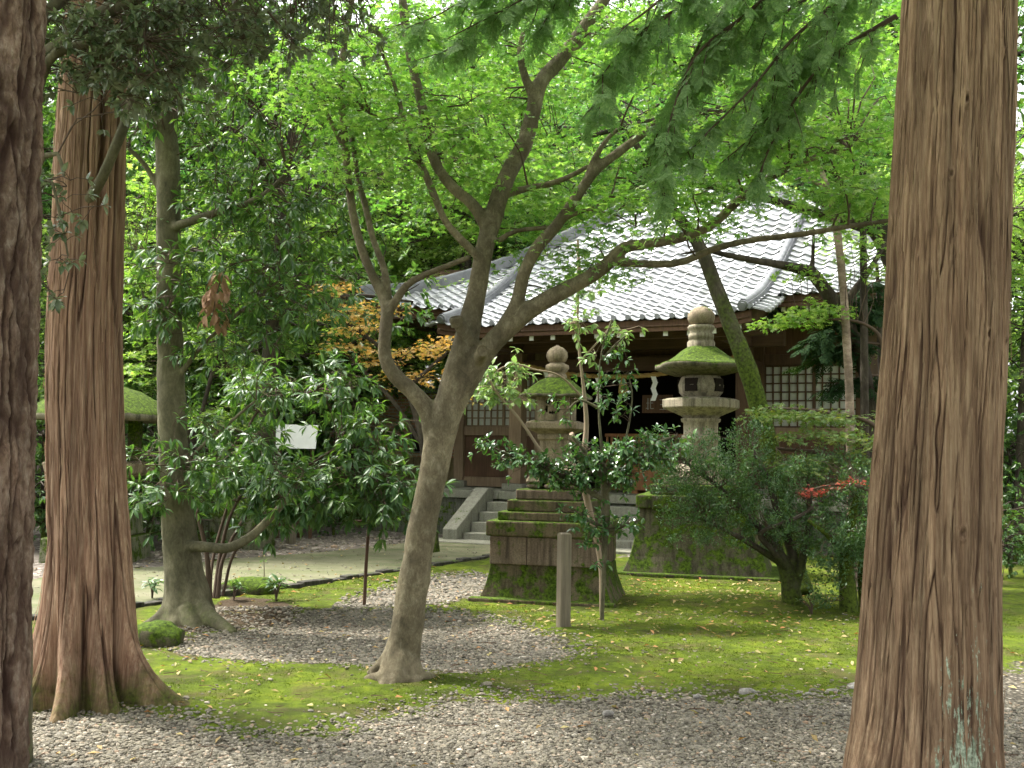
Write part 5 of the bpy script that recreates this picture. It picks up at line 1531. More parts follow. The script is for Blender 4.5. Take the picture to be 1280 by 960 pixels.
# ---- camellia sapling in front of the lantern
g = G(752, 778)
CAM = empty('camellia_shrub', (g[0], g[1], 0)); tag(CAM, 'young camellia with small glossy leaves in front of the tan lantern', 'shrub')
CT = [[(752, 784, 10.37, 2.8), (754, 730, 10.37, 2.8), (756, 680, 10.37, 3.5), (757, 640, 10.37, 6), (755, 600, 10.37, 4.5), (752, 560, 10.37, 2), (748, 500, 10.37, 1.1), (752, 440, 10.37, .8), (765, 400, 10.37, 1.5)],
      [(756, 625, 10.37, 4), (720, 605, 10.3, 3.4), (680, 585, 10.25, 2.6), (640, 570, 10.2, 2), (606, 556, 10.15, 1.2)], [(757, 615, 10.37, 4), (790, 580, 10.3, 3), (820, 555, 10.2, 2.4), (845, 545, 10.2, 1.6)],
      [(755, 600, 10.37, 3), (735, 570, 10.2, 2.5), (715, 545, 10.1, 1.5)], [(757, 590, 10.37, 2.4), (780, 555, 10.5, 1.5), (790, 500, 10.5, 1), (786, 470, 10.5, 1)], [(756, 660, 10.37, 3), (735, 650, 10.3, 2), (722, 640, 10.2, 1.4)], [(757, 665, 10.37, 3), (785, 655, 10.3, 2), (800, 650, 10.3, 1.4)],
      [(748, 510, 10.37, 2), (725, 500, 10.3, 1.5), (712, 510, 10.3, 1)], [(752, 450, 10.37, 1.6), (770, 430, 10.4, 1.2), (782, 420, 10.4, 1)]]
mb = MB()
for tb in CT: pxtube(mb, tb, 8, .05, .08)
fol(CAM, 'stems', mb, M['smooth_bark'])
whorl_mass(CAM, [(612, 559, 12, 4, 10.15, .1, 6), (640, 570, 16, 6, 10.2, .12, 10), (668, 580, 18, 8, 10.2, .12, 12), (690, 590, 20, 9, 10.25, .12, 12), (715, 600, 22, 16, 10.25, .15, 14), (740, 572, 34, 20, 10.2, .2, 22), (790, 575, 36, 22, 10.25, .2, 32), (828, 558, 30, 18, 10.2, .2, 20), (760, 600, 40, 18, 10.3, .2, 18),
                 (760, 480, 28, 22, 10.4, .2, 9), (715, 510, 14, 12, 10.3, .1, 4), (775, 515, 20, 12, 10.4, .1, 4), (760, 435, 22, 12, 10.4, .1, 4), (735, 650, 20, 10, 10.3, .12, 7), (775, 655, 22, 10, 10.3, .12, 7), (745, 665, 20, 8, 10.25, .1, 5), (740, 690, 6, 16, 10.3, .05, 2), (720, 640, 14, 10, 10.2, .1, 4)],
           L_CAM, .05, .085, nodes_of(CT), per=3, nl=(4, 7), tpl=OVAL, spread=.075, droop=.15, open_=1.15, r0=.004)

# ---- pale-leaved sapling around the lantern
g = G(752, 768)
SAP = empty('sapling', (g[0], g[1], 0)); tag(SAP, 'spindly sapling with pale green leaves and a light stem beside the tan lantern', 'sapling')
SP = [[(752, 770, 10.7, 2.4), (750, 700, 10.7, 3), (733, 620, 10.7, 4.6), (728, 586, 10.7, 4.6), (733, 533, 10.7, 3.2), (729, 480, 10.7, 2.1), (724, 437, 10.7, 1.8), (722, 385, 10.7, 1.4), (724, 340, 10.7, 2.4), (722, 300, 10.7, 1.5)],
      [(731, 500, 10.7, 1.6), (700, 470, 10.6, 1.3), (668, 462, 10.5, 1.2), (640, 455, 10.5, 1), (610, 470, 10.5, 1)], [(726, 450, 10.7, 1.5), (745, 430, 10.65, 1.1), (762, 410, 10.6, 1.4)], [(723, 400, 10.7, 2), (712, 405, 10.6, 1.2), (704, 400, 10.6, .8)],
      [(676, 564, 10.5, 1.9), (650, 525, 10.45, 1.8), (622, 492, 10.4, 1.5), (612, 475, 10.4, 1.2)], [(729, 590, 10.7, 4), (722, 560, 10.6, 3.4), (714, 542, 10.5, 3)], [(700, 590, 10.6, 4), (722, 592, 10.7, 5)], [(690, 585, 10.5, 2.6), (676, 564, 10.5, 2.6)]]
mb = MB()
for tb in SP: pxtube(mb, tb, 8, .05, .08)
fol(SAP, 'stems', mb, M['pale_twig'])
whorl_mass(SAP, [(625, 480, 26, 20, 10.5, .15, 16), (605, 490, 16, 14, 10.5, .1, 6), (644, 458, 12, 8, 10.5, .1, 3), (735, 405, 22, 12, 10.6, .1, 5), (768, 412, 16, 12, 10.6, .1, 4), (735, 440, 14, 10, 10.5, .1, 2), (728, 365, 16, 26, 10.7, .12, 4), (640, 500, 18, 10, 10.5, .1, 4)],
           L_PALE, .06, .10, nodes_of(SP), per=3, nl=(3, 6), tpl=OVAL, spread=.09, droop=.6, twm='pale_twig', r0=.003)

# ---- small-leaved bush and its neighbour
def fine_bush(root, spec, mat, s0, s1, nper, spread, nodes):
    mb = MB(); tw = MB()
    for c in px_centers(spec):
        a = nearest(nodes, c)
        if np.linalg.norm(a - c) < 3: twig(tw, a, c, .004, .002)
        n = int(nper * rng.uniform(.6, 1.4))
        ax = nrm(c - a + [0, 0, .25] + rng.normal(0, .15, 3))
        t_ = rng.random(n)
        p = c + ax * (t_[:, None] - .5) * spread * 2 + rng.normal(0, spread * .34, (n, 3))
        leaves(mb, OVAL4, p, ax + R_(n, .75) + [0, 0, .2], np.array([0, 0, 1.0]) + R_(n, .5), rng.uniform(s0, s1, n))
    fol(root, 'foliage', mb, mat); fol(root, 'twigs', tw, M['twig'])
g = G(990, 762)
BB = empty('holly_bush', (g[0], g[1], 0)); tag(BB, 'wide small-leaved dark green bush on a bare forked trunk before the right lantern', 'bush')
BT = [[(994, 772, 11.4, 15), (990, 745, 11.4, 12), (984, 715, 11.4, 10), (965, 680, 11.35, 6), (940, 650, 11.3, 4), (900, 610, 11.3, 3), (860, 580, 11.3, 2)], [(986, 720, 11.4, 8), (990, 690, 11.4, 6), (975, 650, 11.3, 5), (960, 600, 11.3, 3.5), (940, 560, 11.3, 2)], [(992, 740, 11.4, 7), (1005, 690, 11.4, 5), (1012, 650, 11.45, 4), (1010, 600, 11.4, 3)],
      [(978, 705, 11.38, 5), (955, 690, 11.3, 4), (925, 672, 11.2, 3), (880, 650, 11.2, 2)], [(985, 715, 11.4, 5), (968, 690, 11.2, 4), (950, 668, 11.1, 3), (975, 655, 11.0, 2.8), (1000, 645, 11, 2.6), (1030, 625, 11.0, 2.2), (1062, 608, 11, 1.6)]]
mb = MB()
for tb in BT: pxtube(mb, tb, 10, .05, .12)
fol(BB, 'trunk', mb, M['dark_bark'])
fine_bush(BB, [(850, 575, 50, 28, 11.4, .5, 48), (905, 570, 50, 30, 11.4, .5, 54), (880, 610, 70, 35, 11.3, .5, 84), (950, 600, 50, 40, 11.3, .5, 66), (930, 650, 60, 35, 11.2, .4, 62), (870, 650, 45, 30, 11.2, .4, 40), (1000, 610, 40, 35, 11.4, .4, 60), (1005, 660, 45, 25, 11.3, .4, 50), (940, 540, 20, 14, 11.4, .2, 12), (820, 550, 16, 12, 11.4, .2, 8)],
          L_BOX, .022, .040, 46, .085, nodes_of(BT))
g = G(1062, 768)
B2 = empty('holly_bush', (g[0], g[1], 0)); tag(B2, 'dark shaded bush on a mossy trunk, between the forked bush and the right cedar', 'bush')
BT2 = [[(1062, 778, 11.0, 11), (1060, 740, 11, 10), (1058, 700, 11, 9), (1065, 650, 11, 6), (1075, 610, 11, 4)], [(1084, 770, 11.2, 8), (1080, 720, 11.2, 8), (1085, 660, 11.2, 5)], [(1058, 700, 11, 4), (1035, 670, 10.9, 3), (1010, 650, 10.9, 2)]]
mb = MB()
for tb in BT2: pxtube(mb, tb, 10, .05, .12)
fol(B2, 'trunk', mb, M['moss_bark'])
fine_bush(B2, [(1060, 650, 40, 40, 11.1, .5, 70), (1075, 610, 35, 30, 11.3, .5, 50), (1045, 690, 35, 25, 11, .3, 34), (1075, 700, 25, 30, 11, .3, 30), (1040, 580, 40, 20, 11.8, .5, 40), (1030, 735, 20, 24, 10.9, .2, 10), (1090, 740, 20, 30, 11.1, .2, 10)], L_BOX, .026, .046, 44, .09, nodes_of(BT2))

# ---- layered low maples on the right, a red sprig, a bright sprig
def sheet_tree(label, base, stems, spec, mat, size, Rr, dens, cat='maple tree', name='young_maple', sm='twig', tpl=MAPLE5, flat=.22, droop=.12, th=.02):
    r = empty(name, (base[0], base[1], 0)); tag(r, label, cat)
    mb = MB()
    for tb in stems: pxtube(mb, tb, 8, .06, .08)
    fol(r, 'trunk', mb, M[sm])
    nd = nodes_of(stems); mb = MB(); tw = MB()
    for c in px_centers(spec):
        R = rng.uniform(*Rr); p, d, n_ = spray(c, R, int(dens * R * R), None, droop, th, flat)
        leaves(mb, tpl, p, d, n_, rng.uniform(size[0], size[1], len(p)))
        a = nearest(nd, c)
        if np.linalg.norm(a - c) < 4: twig(tw, a, c, .006, .002)
    fol(r, 'crown', mb, mat); fol(r, 'twigs', tw, M['twig'])
    return r
sheet_tree('low maple with layered sage green leaf sheets beside the right cedar', G(1120, 765), [[(1120, 770, 11.6, 8), (1118, 680, 11.7, 7), (1100, 600, 11.8, 5), (1040, 570, 11.8, 3), (970, 560, 11.8, 2)], [(1110, 640, 11.75, 5), (1100, 540, 11.8, 3), (1030, 515, 11.8, 2), (960, 510, 11.8, 1.4)]],
           [(990, 516, 40, 6, 11.8, .3, 7), (1050, 522, 40, 7, 11.8, .3, 8), (960, 512, 20, 4, 11.8, .2, 3), (1030, 545, 50, 6, 11.7, .3, 8), (1080, 550, 30, 10, 11.7, .3, 6), (1000, 578, 40, 6, 11.6, .3, 6), (1060, 572, 40, 7, 11.7, .3, 7)], L_SAGE, (.04, .065), (.2, .36), 620)
sheet_tree('small maple shoot with a single streak of red leaves by the right cedar', G(1100, 772), [[(1100, 776, 10.9, 5), (1098, 690, 10.9, 4), (1092, 620, 10.9, 3), (1050, 606, 10.9, 1.6), (1005, 614, 10.9, 1)]],
           [(1008, 615, 7, 2, 10.9, .05, 2), (1025, 613, 8, 2, 10.9, .05, 3), (1050, 606, 12, 2, 10.9, .06, 4), (1075, 601, 10, 2, 10.9, .06, 3)], L_RED, (.030, .046), (.07, .12), 1300, name='red_maple')
sheet_tree('fresh green maple sprig glowing against the dark hall wall on the right', G(1125, 735), [[(1125, 740, 13.0, 7), (1120, 600, 13.0, 6), (1108, 450, 13, 3), (1080, 405, 13, 2), (1000, 398, 13, 1.2)]],
           [(985, 402, 24, 4, 13, .2, 6), (1020, 392, 26, 6, 13, .2, 8), (1040, 384, 16, 5, 13, .2, 4), (1080, 330, 30, 40, 13, .4, 8), (1000, 345, 30, 12, 13, .3, 4)], L_MAPLE_FAR, (.05, .075), (.18, .34), 560)
# broad maple whose crown spreads over the middle of the picture, in front of the hall
sheet_tree('broad yellow-green maple spreading its crown between the garden and the hall roof', G(1175, 720), [[(1175, 726, 14.2, 22), (1165, 600, 14.2, 19), (1150, 420, 14.0, 17), (1100, 290, 13.8, 14), (1030, 200, 13.6, 11), (950, 130, 13.4, 9), (860, 80, 13.2, 7), (760, 40, 13, 5), (660, 10, 13, 3)],
    [(1150, 400, 14, 10), (1180, 250, 13.6, 8), (1150, 100, 13.3, 6), (1090, 0, 13, 4)], [(1100, 290, 13.8, 8), (1000, 260, 13.2, 6), (900, 235, 12.9, 4), (820, 230, 12.7, 2.5)], [(1030, 200, 13.6, 7), (1040, 100, 13.6, 5), (1000, 20, 13.6, 3.5)], [(950, 130, 13.4, 5), (820, 150, 13, 3.6), (700, 180, 12.8, 2.4), (600, 200, 12.6, 1.6)]],
    [(900, 60, 200, 70, 13.3, 1.0, 46), (700, 60, 160, 70, 13, 1.0, 30), (560, 110, 110, 80, 13, 1.0, 22), (1040, 120, 90, 110, 13.4, .9, 44), (860, 180, 130, 50, 13, .8, 34), (890, 225, 90, 30, 12.9, .6, 16), (720, 240, 70, 30, 12.8, .5, 9), (950, 10, 160, 40, 13.3, .8, 24), (1085, 30, 40, 50, 13.4, .6, 16), (620, 20, 120, 40, 13, .8, 18), (700, 190, 110, 40, 12.8, .8, 22), (590, 230, 70, 40, 12.8, .6, 9), (1060, 230, 60, 40, 13.3, .6, 14), (930, 240, 80, 20, 12.8, .5, 9), (500, 240, 60, 60, 13, .8, 7), (480, 70, 80, 80, 13, .9, 12)],
    L_MAPLE_MID, (.055, .085), (.32, .6), 260, sm='dark_bark', tpl=MAPLE5)
sheet_tree('airy light green maple in the undergrowth beyond the path, behind the second tree', G(252, 700), [[(250, 704, 16.4, 6), (246, 600, 16.4, 5), (225, 480, 16.4, 4), (190, 400, 16.4, 2.4), (170, 340, 16.4, 1.6)], [(240, 560, 16.4, 3), (270, 450, 16.4, 2.4), (285, 400, 16.4, 1.6)]],
           [(172, 360, 24, 40, 16.4, .5, 16), (175, 440, 24, 40, 16.4, .5, 12), (262, 425, 30, 20, 16.4, .5, 14), (180, 250, 26, 60, 16.6, .5, 18), (250, 330, 26, 40, 16.6, .5, 10), (270, 520, 40, 24, 16.4, .5, 12), (300, 460, 30, 20, 16.4, .4, 8)], L_MAPLE_FAR, (.06, .095), (.25, .45), 240, sm='dark_bark')
# turning maple, left of the hall
sheet_tree('small maple with orange and gold autumn leaves left of the hall roof', G(560, 660) * [1, .82, 1], [[(545, 690, 16.2, 5), (535, 600, 16.2, 4.5), (520, 520, 16.2, 4), (490, 450, 16.2, 3), (430, 400, 16.2, 2)], [(530, 560, 16.2, 3), (490, 500, 16.2, 2.4), (450, 460, 16.2, 1.6)], [(515, 480, 16.2, 3), (560, 440, 16.2, 2)]],
           [(415, 362, 26, 8, 16.2, .4, 10), (430, 390, 38, 10, 16.2, .4, 16), (445, 410, 28, 8, 16.2, .4, 9), (440, 432, 36, 6, 16.2, .3, 10), (480, 445, 26, 12, 16.2, .4, 9), (530, 438, 34, 10, 16.2, .4, 13), (555, 425, 16, 6, 16, .2, 4), (500, 475, 40, 12, 16.2, .4, 10), (560, 470, 24, 10, 16.2, .3, 5), (570, 495, 20, 6, 16, .2, 3), (470, 385, 26, 6, 16.2, .3, 5)],
           L_ORANGE, (.05, .085), (.2, .42), 150, name='autumn_maple', sm='dark_bark')
# thin pale trunk and bare pole-like stem before the right wing
g = G(1064, 738)
PT2 = limb_tree('bare_sapling', 'thin pale spotted trunk in front of the right lattice window', 'sapling', M['pale_bark'], g, [[(1066, 745, 13.0, 6.5), (1064, 600, 13, 6), (1062, 500, 13, 5.4), (1058, 420, 13, 5.2), (1053, 350, 13, 5), (1045, 280, 13, 5.2), (1034, 235, 13, 4.2), (1022, 203, 13, 3.4)], [(1045, 280, 13, 3), (1060, 250, 13, 2.4), (1080, 232, 13, 1.8)], [(1034, 238, 13, 3), (1012, 222, 13, 2), (1008, 205, 13, 1.6)]], .012)
g = G(1082, 736)
q = MB(); pxtube(q, [(1082, 742, 13.3, 6), (1081, 560, 13.3, 5.4), (1080, 400, 13.3, 5), (1079, 290, 13.3, 4.4), (1079, 200, 13.3, 4)], 8, .1, .1)
for v in q.v: v -= np.array([g[0], g[1], 0])
o = q.obj('bare_sapling', M['dark_bark'], loc=(g[0], g[1], 0)); tag(o, 'thin straight dark stem right of the pale spotted trunk', 'sapling')

# ---- cypress boughs of the right cedar hanging into the top of the picture
def boughs(root, limbs, mat, size, every=.10, side=.5, name='foliage', drop=.55):
    mb = MB(); br = MB()
    for (pts, wid) in limbs:
        w = np.array([P(a, c, d) for a, c, d in pts]); w, _ = spline(w, np.ones(len(w)), .06)
        br.tube(w, np.linspace(.016, .003, len(w)), 6, 0, True)
        L = np.concatenate([[0], np.cumsum(np.linalg.norm(np.diff(w, axis=0), axis=1))])
        s_ = .10
        while s_ < L[-1]:
            i = min(len(w) - 2, int(np.searchsorted(L, s_))); p = w[i]; d = nrm(w[i + 1] - w[i])
            h = nrm(np.cross(d, [0, 0, 1.0])); tp = 1 - .55 * s_ / L[-1]
            for sg in (-1, 1):
                if rng.random() < .22: continue
                ln = wid * tp * rng.uniform(.35, 1.5)
                sd = nrm(d * rng.uniform(-.1, 1.1) + h * sg * rng.uniform(.3, 1.2) + np.array([0, 0, -drop * rng.uniform(-.5, 1.8)]))
                m_ = max(2, int(ln / .075)); q0 = p.copy(); dd = sd.copy()
                path = [q0]
                for k in range(m_):
                    dd = nrm(dd + np.array([0, 0, -.22 * drop]) + rng.normal(0, .06, 3)); q0 = q0 + dd * (ln / m_); path.append(q0)
                path = np.array(path); br.tube(path, np.linspace(.005, .0018, len(path)), 4, 0, True, None, 0, False)
                n = len(path)
                hs = nrm(np.cross(dd, [0, 0, 1.0]))
                for s2 in (-1, 0, 1):
                    nn = n if s2 else 1
                    pp = path if s2 else path[-1:]
                    dv = nrm(dd * 1.0 + hs * s2 * .9) + R_(len(pp), .34) + np.array([0, 0, -.35 * drop])
                    up = np.array([0, 0, 1.0]) + R_(len(pp), .25) + dd * .3
                    leaves(mb, FROND, pp, dv, up, rng.uniform(size * .45, size * 1.15, len(pp)))
            s_ += every * rng.uniform(.7, 1.3)
    fol(root, name, mb, mat); fol(root, 'branches', br, M['twig'])

boughs(RC, [
    ([(1150, -60, 6.0), (1040, -20, 6.2), (960, 30, 6.3), (890, 75, 6.3), (840, 130, 6.3), (812, 190, 6.3)], .34),
    ([(1150, -60, 5.9), (1000, -20, 5.9), (900, -10, 5.9), (830, 20, 5.9), (780, 60, 5.9), (745, 105, 5.9)], .30),
    ([(1100, -40, 6.1), (1000, 40, 6.1), (940, 110, 6.1), (890, 160, 6.1), (850, 200, 6.1)], .32),
    ([(1100, -30, 6.4), (1010, 60, 6.4), (980, 120, 6.4), (940, 170, 6.4), (900, 205, 6.4)], .26),
    ([(1120, 20, 6.3), (1040, 70, 6.3), (990, 130, 6.3), (960, 190, 6.3), (945, 230, 6.3)], .30),
    ([(1000, -40, 6.0), (930, 20, 6.0), (870, 70, 6.0), (838, 150, 6.0), (830, 215, 6.0)], .30),
    ([(960, -60, 6.5), (860, 0, 6.5), (790, 60, 6.5), (760, 110, 6.5), (735, 140, 6.5)], .28),
    ([(960, -40, 6.2), (890, 30, 6.2), (852, 110, 6.2), (836, 190, 6.2), (828, 262, 6.2)], .24),
    ([(1080, -20, 6.5), (1000, 70, 6.5), (960, 130, 6.5), (930, 180, 6.5)], .30),
    ([(900, -60, 5.8), (850, -20, 5.8), (800, 20, 5.8), (770, 40, 5.8)], .26)], L_HIN, .135)
boughs(RC, [
    ([(860, -120, 6.6), (760, -60, 6.7), (690, -20, 6.7), (640, 15, 6.7), (590, 45, 6.7), (540, 72, 6.7)], .30),
    ([(820, -120, 6.6), (720, -60, 6.5), (650, -30, 6.5), (590, -5, 6.5), (545, 20, 6.5), (520, 30, 6.5)], .28),
    ([(840, -120, 6.4), (740, -50, 6.4), (670, -10, 6.4), (610, 22, 6.4), (560, 48, 6.4)], .28),
    ([(780, -120, 6.6), (700, -60, 6.6), (640, -30, 6.6), (600, 10, 6.6), (575, 60, 6.6)], .28),
    ([(800, -120, 6.8), (720, -40, 6.8), (690, 10, 6.8), (670, 50, 6.8)], .24)], L_HIN, .14, name='far_foliage', drop=.3)
# dark fir twigs before the right wing
g = G(1112, 728)
FR = empty('young_fir', (g[0], g[1], 0)); tag(FR, 'dark drooping young conifer against the hall wall, beside the pale trunk', 'conifer')
mb = MB(); pxtube(mb, [(1112, 735, 14.0, 6), (1105, 560, 14, 5), (1100, 420, 14, 4), (1096, 330, 14, 2)], 8, .1, .1); fol(FR, 'trunk', mb, M['dark_bark'])
boughs(FR, [([(1102, 380, 14), (1060, 395, 13.8), (1010, 430, 13.6)], .5), ([(1104, 430, 14), (1060, 430, 13.8), (1015, 450, 13.6)], .45), ([(1102, 350, 14), (1080, 360, 13.8), (1050, 392, 13.6)], .45), ([(1102, 470, 14), (1080, 470, 13.8), (1045, 480, 13.6)], .4)], L_FIR, .3, .16, name='foliage', drop=.3)

# ---- seedlings on the ground
def seedling(px, py, h, n, L, label, seed, group=None, spread=.5):
    g = G(px, py); g[2] = float(gz(np.array([g[0]]), np.array([g[1]]))[0][0])
    r = empty('seedling', g); tag(r, label, 'seedling', group)
    st_, lf = MB(), MB()
    for k in range(n):
        a = rng.uniform(0, 2 * pi); e = np.array([cos(a) * spread * h * rng.uniform(.1, 1), sin(a) * spread * h * rng.uniform(.1, 1), h * rng.uniform(.6, 1)])
        st_.tube([(0, 0, -.02), e * [.3, .3, .6], e], [.006, .005, .003], 5, 0, True, .05)
        p, d, n_ = whorl(e, [cos(a) * .3, sin(a) * .3, 1], rng.integers(5, 8), L, .45, 1.1); leaves(lf, LANCE, p, d, n_, rng.uniform(L * .7, L * 1.1, len(p)))
    st_.obj('stem', M['twig'], r); lf.obj('leaves', L_EVER, r)
seedling(190, 752, .26, 5, .13, 'leafy seedling at the path edge just left of the second tree', 1)
seedling(292, 752, .22, 6, .11, 'low leafy seedling by the rotten stump, left one', 2)
seedling(345, 752, .24, 6, .14, 'broad-leaved seedling growing right of the rotten stump', 3)
seedling(330, 728, .28, 1, .09, 'single-stemmed seedling standing up against the pale path', 4, spread=.1)
seedling(1015, 772, .22, 7, .05, 'tuft of fine shoots at the foot of the forked bush', 5, spread=.8)
# ------------------------------------------------------------------ woodland behind: crown kinds are built once, then copied
def far_tree(name, H, R, kind, seed, leaf, lsize, n_cl, per, tpl, trunk_r=.16, base=.35):
    global rng
    keep = rng; rng = np.random.default_rng(seed)
    tr, cr = MB(), MB()
    lean = rng.normal(0, .25, 2)
    top = np.array([lean[0], lean[1], H * .9])
    tk = [np.zeros(3), np.array([lean[0] * .1, lean[1] * .1, H * .3]), np.array([lean[0] * .6, lean[1] * .4, H * .6]), top]
    tr.tube(np.array(tk) - [0, 0, .1], [trunk_r * 1.3, trunk_r, trunk_r * .7, trunk_r * .2], 10, 0, True, .3, .1)
    nd = [spline(np.array(tk), np.ones(4), .4)[0]]
    nd[0] = nd[0][nd[0][:, 2] > H * base]
    for k in range(9):
        z = H * rng.uniform(base, .85); a = k * 2.4 + rng.uniform(-.4, .4); L = R * rng.uniform(.6, 1.0) * (1 - .5 * max(0, z / H - .55))
        s0 = np.array([lean[0] * z / H, lean[1] * z / H, z]); e = s0 + [cos(a) * L, sin(a) * L, L * rng.uniform(.15, .5)]
        tr.tube([s0, s0 + (e - s0) * .5 + [0, 0, L * .08], e], [trunk_r * .4, trunk_r * .25, .02], 6, 0, True, .3, .1)
        nd.append(spline(np.array([s0, s0 + (e - s0) * .5 + [0, 0, L * .08], e]), np.ones(3), .4)[0])
    nd = np.concatenate(nd)
    for k in range(n_cl):
        p0 = nd[rng.integers(len(nd))]
        c = p0 + rng.normal(0, 1, 3) * [R * .28, R * .28, H * .06]
        twig(tr, p0, c, .02, .006, 3)
        if kind == 'maple':
            p, d, n_ = spray(c, rng.uniform(.45, .95), per, None, .2, .06, .3)
            leaves(cr, tpl, p, d, n_, rng.uniform(lsize * .7, lsize * 1.2, len(p)))
        else:
            for _ in range(per):
                e = c + rng.normal(0, .32, 3); p, d, n_ = whorl(e, nrm(e - c) + [0, 0, .2], rng.integers(6, 9), lsize, .5, 1.0)
                leaves(cr, tpl, p, d, n_, rng.uniform(lsize * .7, lsize * 1.15, len(p)))
    r = empty(name, (0, 0, 0))
    tr.obj('trunk', M['dark_bark'], r); cr.obj('crown', leaf, r)
    rng = keep
    return r

PROTO = {
    'm1': lambda: far_tree('maple_tree', 7.5, 3.2, 'maple', 101, L_MAPLE_FAR, .085, 190, 90, MAPLE3),
    'm2': lambda: far_tree('maple_tree', 9.0, 3.6, 'maple', 102, L_MAPLE_BLUE, .090, 230, 90, MAPLE3),
    'e1': lambda: far_tree('evergreen_tree', 8.5, 2.8, 'ever', 103, L_EVER_FAR, .17, 130, 7, OVAL4),
    'e2': lambda: far_tree('evergreen_tree', 11.0, 3.4, 'ever', 104, L_EVER_FAR, .18, 170, 7, OVAL4, .22),
    's1': lambda: far_tree('evergreen_bush', 2.6, 1.5, 'ever', 105, L_EVER_FAR, .13, 80, 6, OVAL4, .05, .12),
    's2': lambda: far_tree('evergreen_bush', 1.8, 1.3, 'ever', 106, L_EVER, .10, 70, 6, OVAL4, .04, .10),
}
built = {}
def plant(kind, loc, rz, sc, label, cat, group=None, name=None):
    if kind not in built:
        built[kind] = PROTO[kind](); o = built[kind]
    else:
        o = copy_tree(built[kind])
    o.location = (loc[0], loc[1], 0); o.rotation_euler = (0, 0, rz); o.scale = (sc,) * 3
    if 'group' in o: del o['group']
    tag(o, label, cat, group)
    return o
def at(px, Y):
    q = P(px, 560, Y); return (q[0], q[1])
gm_ = ('leafy green maple standing in the bright woodland behind the garden and hall', 'maple tree', 'woodland maples')
ge_ = ('dark broad-leaved evergreen in the woodland on the left', 'tree', 'woodland evergreens')
for i, (kind, px, Y, sc) in enumerate([('m1', 452, 24.5, 1.0), ('m2', 610, 26.5, 1.1), ('m1', 440, 24, 1.15), ('m2', 350, 27, 1.0), ('m1', 700, 31, 1.7), ('m2', 830, 31, 1.5), ('m2', 960, 30, 1.5), ('m1', 1060, 30, 1.7), ('m2', 760, 28.5, 1.25), ('m1', 890, 29, 1.5), ('m2', 640, 29.5, 1.4), ('m1', 560, 25, 1.3), ('m2', 1020, 28, 1.3), ('m1', 180, 25, 1.1), ('m2', 90, 30, 1.1), ('m2', 520, 31, 1.5), ('m1', 1150, 32, 1.6), ('m1', 260, 22, .9), ('m2', 400, 30, 1.5), ('m1', 150, 19.5, .8), ('m1', 215, 21, .85), ('m2', 60, 23, 1.0), ('m1', 330, 24, 1.0), ('m2', 300, 33, 1.5)]):
    plant(kind, at(px, Y), i * 1.9, sc, *gm_)
for i, (kind, px, Y, sc) in enumerate([('e1', 330, 17.5, 1.0), ('e2', 280, 23, 1.0), ('e1', 120, 21, 1.0), ('e2', 30, 26, 1.0), ('e1', 420, 29, 1.1), ('e2', 200, 33, 1.1), ('e2', -40, 20, .9), ('e2', 130, 25, 1.35), ('e2', 290, 29, 1.5), ('e1', 20, 28, 1.6)]):
    plant(kind, at(px, Y), i * 2.3 + .4, sc, *ge_)
for i, (kind, px, Y, sc) in enumerate([('e2', 640, 38, 1.6), ('e2', 780, 39, 1.6), ('e2', 900, 40, 1.6), ('e1', 1040, 38, 2.0), ('e2', 480, 39, 1.5), ('e2', 1180, 37, 1.9), ('e2', 720, 44, 2.0), ('e2', 860, 45, 2.1), ('e2', 1000, 44, 2.1), ('e2', 1110, 43, 2.0), ('e2', 590, 44, 1.9)]):
    plant(kind, at(px, Y), i * 1.3 + .9, sc, 'tall dark evergreen rising behind the hall roof', 'tree', 'evergreens behind the hall')
plant('m1', at(1280, 17), .7, .9, 'leafy green maple at the far right, beyond the right cedar', 'maple tree')
plant('m2', at(1000, 26.2), 2.0, .95, 'bright maple crown hanging over the right end of the roof', 'maple tree')
plant('e1', at(1330, 24), .2, 1.0, 'dark evergreen filling the right edge behind the right cedar', 'tree')
plant('s1', at(1278, 17.5), 1.0, .9, 'shaded evergreen bush at the right edge beyond the moss', 'bush')
plant('s2', at(1262, 14.6), 2.0, .6, 'low dark bush beside the right cedar, beyond the moss', 'bush')
bs = ('dark evergreen bush in the shaded undergrowth beyond the path', 'bush', 'undergrowth bushes')
for i, (kind, px, Y, sc) in enumerate([('s1', 190, 18.0, .9), ('s1', 240, 20, 1.1), ('s1', 300, 21.5, 1.2), ('s1', 370, 22.5, 1.2), ('s1', 120, 19.5, 1.2), ('s1', 40, 19, 1.2), ('s1', -30, 17, 1.0), ('s2', 210, 16.5, .9), ('s2', 160, 17.2, .8), ('s2', 420, 20.2, .6), ('s2', 60, 17.0, 1.0), ('s1', 90, 24, 1.4), ('s1', 200, 25, 1.4), ('s1', 330, 26, 1.5), ('s1', 450, 27, 1.5)]):
    plant(kind, at(px, Y), i * 1.7, sc, *bs)
# far woodland mass closing the view
mb = MB()
n = 26000
ang = rng.uniform(-.62, .62, n); dist = rng.uniform(44, 56, n); z = 16 * rng.random(n) ** 1.3
keep = fbm(ang * 9, z * .25, dist * .12, 3, 55) > rng.uniform(-.75, .25, n) + np.clip((z - 9) / 9, 0, 1) * .35
ang, dist, z = ang[keep], dist[keep], z[keep]; n = len(z)
p = np.stack([np.sin(ang) * dist, np.cos(ang) * dist, z], -1)
p = np.repeat(p, 3, 0) + rng.normal(0, .5, (3 * n, 3))
leaves(mb, OVAL4, p, R_(len(p)) + [0, 0, -.3], R_(len(p), .7) + [0, -.3, 1], rng.uniform(.35, .8, len(p)))
tag(mb.obj('far_woods', L_EVER_FAR), 'green mass of distant woodland closing the view behind everything', 'woodland', kind='stuff')

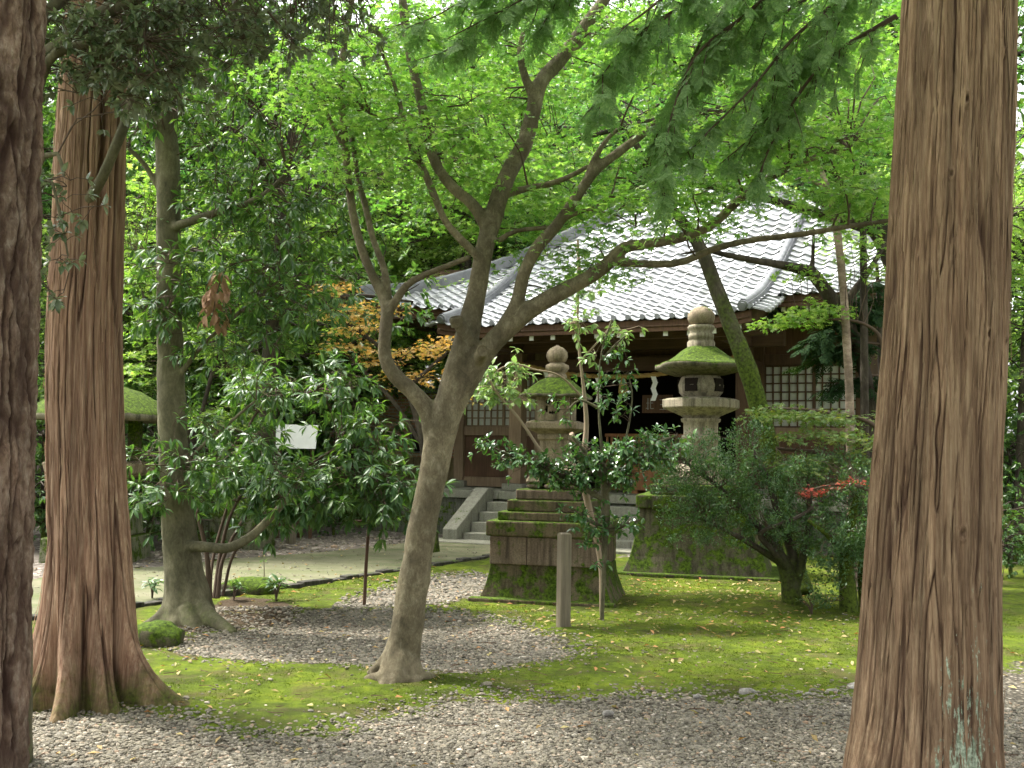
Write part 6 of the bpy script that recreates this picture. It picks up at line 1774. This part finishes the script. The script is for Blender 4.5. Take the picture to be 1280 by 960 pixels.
# ------------------------------------------------------------------ light, sky, camera
W = bpy.data.worlds.new('World'); scene.world = W; W.use_nodes = True
nt = W.node_tree; nt.nodes.clear()
sky = nt.nodes.new('ShaderNodeTexSky'); sky.sky_type = 'NISHITA'; sky.sun_disc = False
EL, AZ = radians(60), radians(-62)          # sun high, ahead and to the left: the crowns are lit from behind
sky.sun_elevation = EL; sky.sun_rotation = AZ; sky.air_density = 1.0; sky.dust_density = 4.0; sky.ozone_density = 1.0
hs = nt.nodes.new('ShaderNodeHueSaturation'); hs.inputs['Saturation'].default_value = .10
bg = nt.nodes.new('ShaderNodeBackground'); bg.inputs['Strength'].default_value = .15
out = nt.nodes.new('ShaderNodeOutputWorld')
nt.links.new(sky.outputs[0], hs.inputs['Color']); nt.links.new(hs.outputs[0], bg.inputs['Color']); nt.links.new(bg.outputs[0], out.inputs[0])
sl = bpy.data.lights.new('sun', 'SUN'); sl.energy = 2.3; sl.angle = radians(7); sl.color = (1, .95, .87)
so_ = bpy.data.objects.new('sun', sl); COL.objects.link(so_)
dvec = Vector((sin(AZ) * cos(EL), cos(AZ) * cos(EL), sin(EL)))       # towards the sun
so_.rotation_euler = dvec.to_track_quat('Z', 'Y').to_euler()

cam = bpy.data.cameras.new('camera'); co = bpy.data.objects.new('camera', cam); COL.objects.link(co)
cam.sensor_width = 36; cam.lens = 36 * F / 1280; cam.clip_end = 2000; cam.clip_start = .05
from mathutils import Matrix
fwd = Vector((0, cos(TH), sin(TH))); upv = Vector((0, -sin(TH), cos(TH))); rt = Vector((1, 0, 0))
# camera axes so that ray() above matches: image x = c*x + s*y
c_, s_ = cos(RO), sin(RO)
cx = rt * c_ + upv * s_; cy = upv * c_ - rt * s_
mtx = Matrix((cx, cy, -fwd)).transposed().to_4x4(); mtx.translation = Vector(EYE)
co.matrix_world = mtx
scene.camera = co
scene.view_settings.view_transform = 'Standard'; scene.view_settings.look = 'None'
scene.view_settings.exposure = 2.1; scene.view_settings.gamma = 1; scene.view_settings.use_curve_mapping = False
cy_ = scene.cycles
cy_.max_bounces = 6; cy_.diffuse_bounces = 4; cy_.glossy_bounces = 2; cy_.transmission_bounces = 4; cy_.transparent_max_bounces = 8
cy_.use_denoising = True; cy_.use_adaptive_sampling = True; cy_.adaptive_threshold = .03
